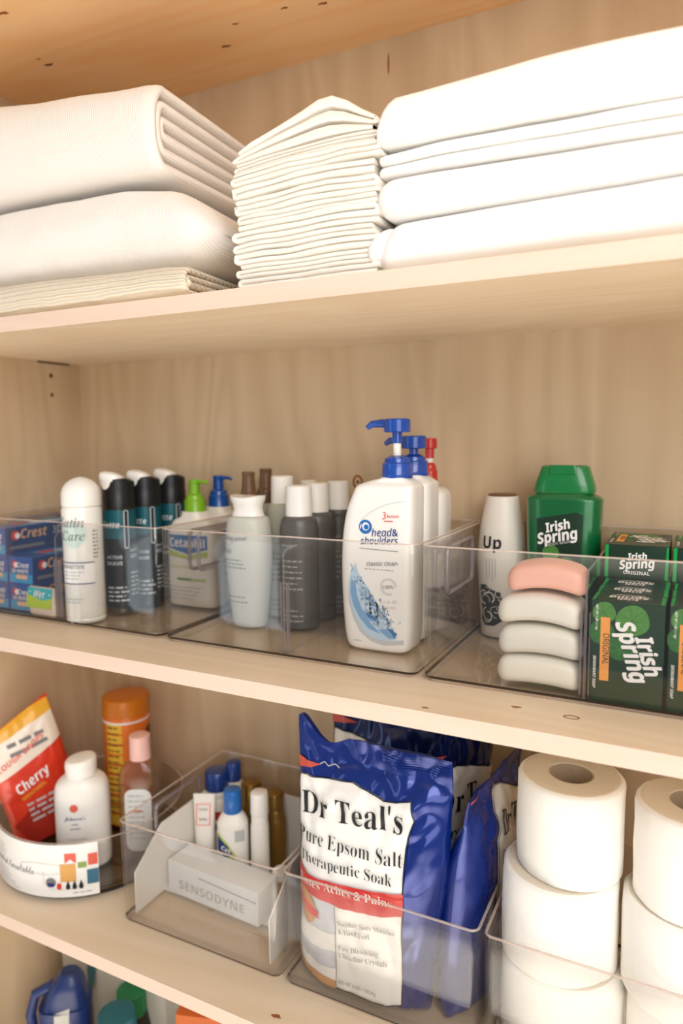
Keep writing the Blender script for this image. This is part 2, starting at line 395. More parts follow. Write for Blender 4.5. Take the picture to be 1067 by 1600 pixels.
# ------------------------------------------------------------------ clear bins
def rrect(x0, x1, y0, y1, r, z, seg=6):
    out = []
    for cx, cy, a0 in ((x1-r, y0+r, -90), (x1-r, y1-r, 0), (x0+r, y1-r, 90), (x0+r, y0+r, 180)):
        for k in range(seg+1):
            a = math.radians(a0+k*90/seg); out.append(Vector((cx+r*math.cos(a), cy+r*math.sin(a), z)))
    return out
def make_bin(name, x0, x1, y0, y1, z0, h, label, group, divider=None, handles='x', dh=.113):
    loc = ((x0+x1)/2, (y0+y1)/2, z0); W, D = (x1-x0)/2, (y1-y0)/2
    root = empty(name, loc); tag(root, label, 'bin', group)
    t = .0028; b = MB(); r = .009
    R = []
    R.append(rrect(-W+.010, W-.010, -D+.010, D-.010, r, .0004))
    R.append(rrect(-W+.0055, W-.0055, -D+.0055, D-.0055, r, .0004))
    R.append(rrect(-W+.0040, W-.0040, -D+.0040, D-.0040, r, .0020))
    R.append(rrect(-W+.0022, W-.0022, -D+.0022, D-.0022, r, .0036))
    R.append(rrect(-W+.0010, W-.0010, -D+.0010, D-.0010, r, .0065))
    for k in (.25, .5, .75): R.append(rrect(-W+.001*(1-k), W-.001*(1-k), -D+.001*(1-k), D-.001*(1-k), r, .0065+(h-.0065)*k))
    R.append(rrect(-W, W, -D, D, r, h-.0012)); R.append(rrect(-W+.0006, W-.0006, -D+.0006, D-.0006, r, h))
    R.append(rrect(-W+t-.0006, W-t+.0006, -D+t-.0006, D-t+.0006, r-t, h)); R.append(rrect(-W+t, W-t, -D+t, D-t, r-t, h-.0012))
    for k in (.75, .5, .25): R.append(rrect(-W+t+.001*(1-k), W-t-.001*(1-k), -D+t+.001*(1-k), D-t-.001*(1-k), r-t, .0065+(h-.0065)*k))
    R.append(rrect(-W+t+.001, W-t-.001, -D+t+.001, D-t-.001, r-t, .0070))
    R.append(rrect(-W+t+.0025, W-t-.0025, -D+t+.0025, D-t-.0025, r-t, .0042))
    R.append(rrect(-W+t+.006, W-t-.006, -D+t+.006, D-t-.006, r-t, .0036))
    b.loft(R, 'clear_plastic', segm={1: 'rim_edge_light', 2: 'rim_edge_light', 3: 'foot_dark_line', 8: 'rim_edge_light', 9: 'rim_edge_light', 10: 'rim_edge_light'})
    b.build('shell', root, sharp=50)
    if divider is not None:
        b = MB(); dx = divider-loc[0]; y_0, y_1 = -D+t+.0032, D-t-.0032; zt = dh
        pts = [(y_0, .0045), (y_1, .0045)]
        for k in range(7): a = k*math.pi/12; pts.append((y_1-.008+.008*math.cos(a), zt-.008+.008*math.sin(a)))
        for k in range(7): a = math.pi/2+k*math.pi/12; pts.append((y_0+.008+.008*math.cos(a), zt-.008+.008*math.sin(a)))
        b.loft([[Vector((dx-.0011, y, z)) for y, z in pts], [Vector((dx+.0011, y, z)) for y, z in pts]], 'clear_edge', segm=None)
        b.bm.faces.ensure_lookup_table()
        for f_ in b.bm.faces[-2:]: f_.material_index = b.mi('clear_plastic')
        b.build('divider', root, sharp=30)
        for s_ in (-1, 1):
            b = MB(); yy = y_0 if s_ < 0 else y_1
            for e in (-1, 1): b.box(dx+e*.0035-.0008, dx+e*.0035+.0008, yy-.0006, yy+.0045 if s_ < 0 else yy+.0006, .008, h*.62, 'clear_edge', .0004)
            b.build('divider_slot', root, sharp=30)
    for s_ in (-1, 1):
        b = MB(); P = []
        hw, hh, zc = .036, .0155, h-.0345
        for cx, cz, a0 in ((hw, -hh, -90), (hw, hh, 0), (-hw, hh, 90), (-hw, -hh, 180)):
            for k in range(7):
                a = math.radians(a0+k*15); u = cx+.008*math.cos(a); v = zc+cz+.008*math.sin(a)
                P.append((s_*(W-.0046), u, v) if handles == 'x' else (u, s_*(D-.0046), v))
        b.tube(P, .0024, 'clear_edge', 10, True)
        b.build('handle', root)
    return root
GA, GB_ = 'clear divided bins on the middle shelf', 'clear bins on the lower shelf'
BH = .128
make_bin('storage_bin', -.8505, -.5292, .5976, .811, S2, BH, 'clear bin at the left end of the middle shelf with blue toothpaste boxes', GA, -.694)
make_bin('storage_bin', -.5255, -.2228, .5976, .811, S2, BH, 'clear bin on the middle shelf holding grey bottles and white pump bottles', GA, -.369)
make_bin('storage_bin', -.2192, .0870, .5976, .811, S2, BH, 'clear plastic bin on the middle shelf holding soap bars and green soap boxes', GA, -.0755)
make_bin('storage_bin', -.5950, -.3720, .5854, .797, S3, BH, 'clear plastic bin on the lower shelf holding a white tray of small toiletries', GB_)
make_bin('storage_bin', -.3685, -.1585, .5854, .797, S3, BH, 'clear plastic bin on the lower shelf packed with blue salt bags', GB_)
make_bin('storage_bin', -.1545, .0740, .5854, .797, S3, BH, 'clear plastic bin at the right of the lower shelf holding toilet rolls', GB_)
ZB2, ZB3 = S2+.0040, S3+.0040

# ------------------------------------------------------------------ bottle helpers
def interp(prof, z):
    if z <= prof[0][0]: return prof[0][1:]
    for a, b in zip(prof, prof[1:]):
        if z <= b[0]:
            t = (z-a[0])/max(1e-9, b[0]-a[0]); return [p+(q-p)*t for p, q in zip(a[1:], b[1:])]
    return prof[-1][1:]
def front_map(prof, n=2.0):
    """front (-y) of a bottle whose rings are (z, rx, ry, cx)"""
    def f(u, v, e):
        rx, ry, cx = interp(prof, v)[:3]
        s_ = min(.995, abs(u-cx)/max(rx, 1e-6))
        return Vector((u, -ry*(1-s_**n)**(1/n)-e, v))
    return f
def wrap_map(prof, a0=0):
    """round body: u is arc length measured from angle a0 (0 faces -y)"""
    def f(u, v, e):
        r = interp(prof, v)[0]; a = u/max(r, 1e-6)+a0
        return Vector(((r+e)*math.sin(a), -(r+e)*math.cos(a), v))
    return f
def body(mb, prof, mt, n=2.0, seg=64, **k):
    return mb.loft([ring(p[0], p[1], p[2], n, p[3], 0, seg) for p in prof], mt, **k)
def smoothp(prof, sub=4):
    """Catmull-Rom through the given profile rows"""
    out = []; n = len(prof)
    for i in range(n-1):
        p0 = prof[max(i-1, 0)]; p1 = prof[i]; p2 = prof[i+1]; p3 = prof[min(i+2, n-1)]
        for k in range(sub):
            t = k/sub
            out.append(tuple(.5*((2*b_)+(-a+c)*t+(2*a-5*b_+4*c-d)*t*t+(-a+3*b_-3*c+d)*t**3) for a, b_, c, d in zip(p0, p1, p2, p3)))
    out.append(tuple(prof[-1]))
    z = -1e9; res = []
    for r in out:
        if r[0] < z: r = (z,)+tuple(r[1:])
        z = r[0]; res.append(r)
    return res
def pump(root, mt, neck=(0, 0), z=0, rc=.0155, hc=.022, raised=.03, noz=.034, nozdir=math.pi, head=.0135, hh=.016, stem='white_plastic', name='pump', cr=.0052):
    nx, ny = neck
    b = MB(); lathe(b, [(z, rc*1.02), (z+hc*.15, rc*1.04), (z+hc*.2, rc), (z+hc*.75, rc*.98), (z+hc*.8, rc*.86), (z+hc, rc*.8), (z+hc+.003, rc*.45)], mt, 36, nx, ny)
    pm = b.build(name, root)
    zt = z+hc+.003+raised
    if raised > .012:
        b = MB(); lathe(b, [(z+hc, .0042), (zt-.006, .0042)], stem, 20, nx, ny); b.build('stem', pm)
    b = MB(); lathe(b, [(zt-.011 if raised > .012 else z+hc, cr), (zt, cr)], mt, 20, nx, ny)
    c, s_ = math.cos(nozdir), math.sin(nozdir)
    lathe(b, [(zt, head*.9), (zt+.001, head), (zt+hh*.9, head), (zt+hh, head*.9)], mt, 28, nx, ny)
    q = min(.0048, hh*.45)
    P = [(nx+c*head*.4, ny+s_*head*.4, zt+hh-q*1.05), (nx+c*noz*.55, ny+s_*noz*.55, zt+hh-q*.95), (nx+c*noz*.85, ny+s_*noz*.85, zt+hh-q*1.1), (nx+c*noz, ny+s_*noz, zt+hh-q*1.9)]
    b.tube(P, [q, q*.9, q*.75, q*.55], mt, 14)
    b.build('pump_head', pm)
    return pm
def grooved_cap(mb, z0, z1, r0, r1, mt, cx=0, cy=0, ribs=40, amp=.0004):
    R = []
    for z, rr, a in ((z0, r0, 0), (z0+.0008, r0, amp), (z1-.0022, r1, amp), (z1-.0014, r1, 0), (z1-.0003, r1-.0012, 0), (z1, r1-.0025, 0)):
        R.append([Vector((cx+(rr-a*(k % 2))*math.cos(2*math.pi*k/(ribs*2)), cy+(rr-a*(k % 2))*math.sin(2*math.pi*k/(ribs*2)), z)) for k in range(ribs*2)])
    return mb.loft(R, mt)
# ------------------------------------------------------------------ middle shelf, left bin
mat('crest_blue', '0E4DA0', .3, coat=.3); mat('crest_navy', '163A6E', .3, coat=.3); mat('crest_cyan', '1C9AD0', .3)
mat('red_print', 'D8352B', .4); mat('gold_print', 'D9A878', .4); mat('ink_white', 'F4F2EE', .5); mat('ink_grey', '77777A', .6)
mat('ink_pale', 'B9B9B8', .6); mat('ink_black', '17181A', .5); mat('ink_navy', '1B2F6B', .5)
def toothpaste_box(rx=0):
    root = empty('toothpaste_box', (0, 0, 0)); W, D, H = .022, .092, .0178
    b = MB(); b.box(-W, W, -D, D, 0, 2*H, 'crest_blue', .0006)
    fr = lambda u, v, e: Vector((u, -D-e, v)); sd = lambda u, v, e: Vector((W+e, u, v)); tp = lambda u, v, e: Vector((u, v, 2*H+e))
    b.add2d([RECT(-W+.001, .001, W-.001, .013, 'crest_cyan', 0), DISC(-.010, .025, .0052, 'red_print', 1), DISC(-.008, .0245, .0036, 'ink_white', 2),
             TXT('Crest', 'ink_white', (-.006, .0215), (.017, .0215), 'sbi', 3), TXT('3D WHITE', 'ink_white', (-.016, .0145), (.015, .0145), 'sbold', 3),
             RRECT(-.009, .006, .013, .0125, .003, 'gold_print', 2), TXT('BRILLIANCE', 'ink_white', (-.007, .008), (.011, .008), 'sbold', 3)], fr, None, .00015)
    b.add2d([RECT(-D+.001, .001, D-.001, 2*H-.001, 'crest_navy', 0), DISC(-.076, .024, .0062, 'red_print', 1), DISC(-.073, .0235, .004, 'ink_white', 2),
             TXT('Crest', 'gold_print', (-.068, .019), (-.025, .019), 'sbi', 3), TXT('3D WHITE', 'ink_pale', (-.015, .020), (.055, .020), 'sbold', 3),
             RECT(-.085, .006, -.03, .010, 'ink_grey', 1)], sd, None, .00015)
    b.add2d([RECT(-W+.002, -D+.03, W-.002, -D+.12, 'crest_cyan', 0), POLY([(-.012, -D+.035), (.004, -D+.03), (.012, -D+.1), (.004, -D+.11)], 'ink_white', 1), POLY([(-.012, -D+.035), (.004, -D+.03), (.006, -D+.055), (-.01, -D+.06)], 'red_print', 2)], tp, None, .00015)
    b.build('carton', root)
    return root
spots = [(-.8245, 0, 'in the left column, lowest'), (-.8245, 1, 'in the left column, middle'), (-.8245, 2, 'topmost of the left column, its dark side showing'),
         (-.7778, 0, 'right column, lowest, half behind the green sample pack'), (-.7778, 1, 'right column, upper, beside the divider')]
proto = toothpaste_box()
for i, (x, k, t) in enumerate(spots):
    o = proto if i == 0 else copy_tree(proto)
    o.location = (x+[0, .0008, -.0008][k], .7105, ZB2+.0358*k)
    tag(o, 'blue toothpaste box '+t, 'box', 'stacked blue toothpaste boxes')
# sample pack in front of the boxes
mat('teal_print', '2BB7C4', .35); mat('lime_print', 'B4D23C', .35); mat('skin_plastic', 'E3D2C0', .4)
root = empty('sample_pack', (-.728, .612, ZB2)); tag(root, 'small teal and lime printed pack lying before the toothpaste boxes', 'pack')
b = MB(); R = []
for z, hx, hy in ((0, .020, .003), (.003, .023, .006), (.012, .024, .0065), (.016, .0235, .006), (.034, .0225, .003), (.037, .0215, .0012)):
    R.append([Vector((p.x-(.003 if z > .012 else 0), p.y, p.z)) for p in ring(z, hx, hy, 4)])
b.loft(R, 'skin_plastic')
pm = lambda u, v, e: Vector((u, -.0066+.0038*max(0, (v-.016)/.02)-e, v))
b.add2d([RECT(-.025, .011, .019, .036, 'lime_print', 0), POLY([(-.025, .036), (.019, .036), (.019, .025), (.004, .021), (-.025, .028)], 'teal_print', 1),
         TXT('Wet', 'ink_white', (-.013, .0255), (.007, .0245), 'sbi', 3), DISC(-.02, .031, .0012, 'ink_white', 2), DISC(.015, .029, .0012, 'ink_white', 2)], pm, .004, .0002)
b.build('wrapper', root)

def prof_px(Yc, cx, rows, z0):
    """(py, half width px) rows -> (z, radius) at depth Yc"""
    X0 = at(cx, 900, Yc).x; out = []
    for py, hw in rows:
        out.append((at(cx, py, Yc).z-z0, abs(at(cx+hw, py, Yc).x-at(cx-hw, py, Yc).x)/2))
    return X0, sorted(out)
# white shave gel can
Y0 = .622; x0 = -.6665; H = at(130, 745, Y0).z-ZB2
root = empty('gel_can', (x0, Y0, ZB2)); tag(root, 'white shave gel can with a domed cap beside the bin divider', 'can')
mat('can_white', 'EEEDE6', .25, coat=.4); mat('can_mint', 'CFE4DC', .3)
r = .0237
pr = [(0, r-.003), (.001, r-.0008), (.004, r), (.006, r-.001), (.008, r), (H-.040, r), (H-.0365, r-.001), (H-.036, r-.0018), (H-.0355, r-.0012)]
b = MB(); lathe(b, pr, 'can_white', 56)
wm = wrap_map([(0, r), (1, r)], math.radians(42))
off = -.006
b.add2d([DISC(off-.004, .109, .017, 'can_mint', 0, .016), RRECT(off-.022, .050, off+.020, .075, .003, 'ink_white', 1),
         STROKE([(off-.022, .075), (off+.020, .075)], .0012, 'ink_navy', 2), STROKE([(off-.022, .0495), (off+.020, .0495)], .0012, 'ink_navy', 2),
         TXT('Satin', 'ink_grey', (off-.024, .118), (off+.010, .118), 'italic', 3), TXT('Care', 'ink_grey', (off-.020, .102), (off+.010, .102), 'italic', 3),
         TXT('SENSITIVE', 'ink_grey', (off-.022, .068), (off+.008, .068), 'sbold', 3), *LINES(off-.022, .063, off+.010, 3, .004, .0012, 'ink_pale', 3, 4),
         *LINES(off-.02, .03, off+.01, 2, .004, .0014, 'ink_pale', 3, 5), *LINES(off+.019, .112, off+.028, 8, .0045, .0014, 'ink_grey', 2, 9)], wm, .004, .0002)
b.build('can_body', root)
b = MB(); lathe(b, [(H-.0353, r-.0014), (H-.0345, r-.0004), (H-.020, r-.0006), (H-.013, r-.0025), (H-.0075, r-.0065), (H-.0035, r-.0115), (H-.001, r-.0175), (H, .001)], 'white_plastic', 56)
b.build('cap', root)

# black and teal shave gel cans
mat('can_black', '1C2226', .3, coat=.5, metal=.3); mat('can_teal', '0E5560', .35, metal=.2); mat('ink_silver', 'C9CFD2', .35, metal=.3); mat('black_plastic', '1B1B1D', .35)
def shave_can():
    root = empty('shave_gel_can', (0, 0, 0)); r = .0208; H = at(186, 738, .67).z-ZB2
    b = MB(); lathe(b, [(0, r-.003), (.001, r-.001), (.004, r), (.007, r-.0008), (.009, r), (H-.046, r), (H-.043, r-.0025)], 'can_black', 48)
    wm = wrap_map([(0, r), (1, r)], .12)
    b.add2d([RECT(-.032, H-.083, .034, H-.047, 'can_teal', 0), RRECT(.011, H-.096, .0175, H-.0468, .003, 'ink_silver', 1), RRECT(.0125, H-.094, .016, H-.048, .0015, 'can_black', 2),
             TXT('Gillette', 'ink_silver', (-.027, H-.069), (.006, H-.069), 'sbi', 3, 1.1), TXT('ACTIVE', 'ink_silver', (-.012, .072), (.008, .072), 'sbold', 3), TXT('SHAVE', 'ink_silver', (-.012, .064), (.008, .064), 'sbold', 3),
             TXT('SHAVE', 'ink_silver', (.018, .080), (.034, .080), 'sbold', 3), TXT('GEL', 'ink_silver', (.018, .072), (.030, .072), 'sbold', 3),
             *LINES(-.012, .034, .016, 4, .0055, .0022, 'ink_silver', 3, 12), *LINES(.018, .052, .034, 6, .0055, .002, 'ink_silver', 3, 13)], wm, .004, .0002)
    b.build('can_body', root)
    b = MB(); c = r-.0008
    R = [ring(H-.0455, c), ring(H-.030, c*1.01), ring(H-.028, c*.985), ring(H-.022, c*1.0)]
    for k, sc_ in ((0, 1.0), (1, .93), (2, .7), (3, .01)):
        rg = ring(0, c*sc_)
        for p in rg: p.z = H-.010+(.0015*k)-(p.x+p.y)*.10
        R.append(rg)
    b.loft(R, 'black_plastic')
    cp = b.build('cap', root)
    b = MB()
    R = []
    for k, (sx, zz) in enumerate(((1.04, -.004), (1.05, .001), (.95, .005), (.6, .008), (.02, .009))):
        rg = ring(0, .0150*sx, .0140*sx, 2.4, -.0045, -.006)
        for p in rg: p.z = H-.010+zz-(p.x+p.y)*.16
        R.append(rg)
    b.loft(R, 'white_plastic')
    wm2 = wrap_map([(0, c*1.01), (1, c*1.01)])
    b.add2d([POLY([(-.026, H-.005), (.001, H-.009), (-.002, H-.017), (-.006, H-.0205), (-.011, H-.0205), (-.014, H-.016), (-.018, H-.015), (-.024, H-.015)], 'white_plastic', 3)], wm2, .003, .0004)
    b.build('actuator', cp)
    return root
proto = shave_can()
for i, (x, y, l) in enumerate(((-.6555, .673, 'black and teal shave gel can nearest the white gel can'), (-.6540, .720, 'black and teal shave gel can, middle one of the row of three'), (-.6515, .769, 'black and teal shave gel can furthest back by the back wall'))):
    o = proto if i == 0 else copy_tree(proto)
    o.location = (x, y, ZB2); o.rotation_euler = (0, 0, math.radians(20)); tag(o, l, 'can', 'black shave gel cans')

# lotion bottles with green and blue pumps
mat('lotion_white', 'F0E9DC', .4); mat('pump_green', '7DB31E', .35, coat=.3); mat('pump_blue', '134D9E', .3, coat=.4); mat('cet_blue', '2E6FB5', .35); mat('cet_lime', 'B9CC6A', .4); mat('cet_green', '4E9A3A', .4)
def px_h(px, py, y): return at(px, py, y).z-ZB2
def lotion(x, y, pm_, label, Hb, H2):
    root = empty('lotion_bottle', (x, y, ZB2)); tag(root, label, 'bottle', 'pump lotion bottles in the left bin')
    hw = .0385; pr = smoothp([(0, hw-.006, .013, 0), (.002, hw-.002, .0165, 0), (.008, hw, .0185, 0), (.06, hw, .0185, 0), (Hb-.022, hw, .0185, 0), (Hb-.010, hw-.006, .0175, 0), (Hb-.003, .027, .016, 0), (Hb+.001, .0165, .0155, 0), (Hb+.008, .015, .0148, 0)], 4)
    b = MB(); body(b, pr, 'lotion_white', 4)
    fm = front_map(pr, 4)
    b.add2d([RRECT(-.034, .010, .033, Hb-.020, .006, 'paper_white', 0), POLY([(-.032, Hb-.022), (.031, Hb-.022), (.031, Hb-.040), (.0, Hb-.047), (-.032, Hb-.040)], 'cet_blue', 1),
             POLY([(-.032, Hb-.042), (0, Hb-.049), (.031, Hb-.042), (.031, Hb-.050), (0, Hb-.054), (-.032, Hb-.050)], 'cet_lime', 2), TXT('Cetaphil', 'ink_white', (-.029, Hb-.038), (.028, Hb-.038), 'sbold', 3, 1.15),
             TXT('Moisturizing Lotion', 'cet_lime', (-.03, Hb-.066), (.025, Hb-.066), 'sans', 3), RECT(-.018, Hb-.082, .006, Hb-.079, 'cet_green', 3), RECT(.006, Hb-.082, .028, Hb-.079, 'cet_lime', 3), *LINES(-.032, Hb-.092, .025, 4, .005, .0014, 'ink_pale', 3, 3)], fm, .006, .0003)
    b.build('bottle_body', root)
    pump(root, pm_, (0, 0), Hb+.004, .0140, .0250, .0115, .024, -.1, .0070, .0065, cr=.0072)
    return root
lotion(-.5885, .742, 'pump_green', 'white lotion bottle with a green pump and printed front label', px_h(303, 803, .742)-.004, 0)
lotion(-.5805, .7835, 'pump_blue', 'white lotion bottle with a blue pump behind the green pump one', px_h(340, 795, .7835)-.004, 0)

# ------------------------------------------------------------------ middle shelf, middle bin
mat('lp_grey', 'C3C3B8', .45); mat('lp_dark', '5D5A57', .4, metal=.15); mat('brown_cap', '6E4F33', .35); mat('lp_light', 'A9A898', .45)
def cyl_bottle(name, x, y, r, Hb, shoulder, bodym, cap, capm, label, group=None, text=None, cat='bottle'):
    root = empty(name, (x, y, ZB2)); tag(root, label, cat, group)
    nk = cap[0]
    pr = smoothp([(0, r-.004), (.0012, r-.001), (.005, r), (.03, r), (Hb-shoulder, r), (Hb-shoulder*.55, r*.955), (Hb-shoulder*.22, (r+nk)*.52), (Hb, nk*.9)], 4)
    b = MB(); lathe(b, pr, bodym, 44)
    if text: b.add2d(text(pr), wrap_map(pr), .004, .0002)
    b.build('bottle_body', root)
    b = MB(); R, hh = cap; grooved_cap(b, Hb-.001, Hb+hh, R, R*.965, capm, ribs=36, amp=.0002 if capm == 'white_plastic' else 0)
    b.build('cap', root)
    return root
def px_h(px, py, y): return at(px, py, y).z-ZB2
# large pale bottle with flared white cap
Y0 = .69; x0 = at(390, 900, Y0).x
root = empty('shampoo_bottle', (x0, Y0, ZB2)); tag(root, 'pale grey shampoo bottle with a flared white cap, front left of the middle bin', 'bottle')
pr = smoothp([(0, .0185, .015, 0), (.002, .0205, .017, 0), (.03, .0240, .0200, 0), (.075, .0280, .0225, 0), (.100, .0285, .0225, 0), (.125, .0255, .021, 0), (px_h(387, 806, Y0), .0205, .0180, 0)], 5)
b = MB(); body(b, pr, 'lp_grey', 2.3)
b.add2d([TXT('living proof.', 'ink_grey', (-.022, .104), (.012, .104), 'sbold', 2), TXT('full', 'ink_grey', (-.022, .088), (-.010, .088), 'sbold', 2), *LINES(-.022, .080, .014, 3, .0045, .0014, 'ink_grey', 2, 2), *LINES(-.020, .036, .010, 2, .006, .0014, 'ink_grey', 2, 7)], front_map(pr, 2.3), .004, .0002)
b.build('bottle_body', root)
zc = px_h(387, 806, Y0)
b = MB(); R = []
for t in (0, .12, .35, .6, .8, .93, 1.0):
    rr = .0200-.0030*math.sin(math.pi*min(t*1.25, 1))+(.0012*t)
    rg = ring(zc+.0005+(px_h(387, 777, Y0)-zc)*t, rr, rr*.8, 2.3)
    for p in rg: p.z += t*.0022*(p.x/.02)**2
    R.append(rg)
b.loft(R, 'white_plastic'); b.build('cap', root)
# brown-capped bottles
def brown(x, y, top, l):
    H = top-ZB2
    root = empty('serum_bottle', (x, y, ZB2)); tag(root, l, 'bottle', 'slim bottles with brown caps')
    b = MB(); lathe(b, smoothp([(0, .014), (.002, .0165), (.06, .017), (H-.062, .017), (H-.050, .015), (H-.044, .010)], 4), 'lp_light', 32); b.build('bottle_body', root)
    b = MB(); lathe(b, smoothp([(H-.0445, .0115), (H-.040, .0118), (H-.028, .0115), (H-.024, .0092), (H-.006, .0078), (H-.002, .0085), (H, .0075)], 4), 'brown_cap', 32); b.build('cap', root)
brown(-.5030, .742, at(384, 737, .742).z, 'slim bottle with a brown tapered cap behind the flared cap bottle')
brown(-.5040, .784, at(411, 732, .784).z, 'second slim bottle with a brown cap, nearer the tall white cap')
def fine(seed, col='ink_pale', hdr='living proof.'):
    def f(pr): return [TXT(hdr, col, (-.012, .098), (.010, .098), 'sbold', 2), *LINES(-.012, .080, .016, 6, .0065, .0016, col, 2, seed), *LINES(-.012, .022, .018, 3, .006, .0016, col, 2, seed+1)]
    return f
hd = px_h(467, 804, .709); ch = px_h(467, 758, .709)-hd
cyl_bottle('dry_shampoo_can', -.411, .709, .0228, hd, .022, 'lp_dark', (.0157, ch), 'white_plastic', 'dark grey shampoo can with white cap, front one of the three', 'dark grey cans with white caps', fine(21))
cyl_bottle('dry_shampoo_can', -.4135, .7565, .0228, hd, .022, 'lp_dark', (.0152, ch), 'white_plastic', 'dark grey can with white cap in the middle of its row of three', 'dark grey cans with white caps', fine(22))
cyl_bottle('dry_shampoo_can', -.3985, .7870, .0155, hd+.001, .02, 'lp_dark', (.0140, ch), 'white_plastic', 'dark grey can with white cap furthest back near the pump bottles', 'dark grey cans with white caps', fine(23))
cyl_bottle('hair_spray_bottle', -.4561, .7465, .0205, px_h(441, 784, .7465), .02, 'lp_light', (.0143, px_h(441, 743, .7465)-px_h(441, 784, .7465)), 'white_plastic', 'grey green bottle with the tallest white cap behind the dark cans', 'pale bottles with white caps', fine(24, 'ink_grey'))
cyl_bottle('hair_spray_bottle', -.4425, .7885, .0155, px_h(470, 778, .7885), .02, 'lp_light', (.0110, px_h(470, 750, .7885)-px_h(470, 778, .7885)), 'white_plastic', 'pale bottle whose white cap just peeks out between taller caps', 'pale bottles with white caps')

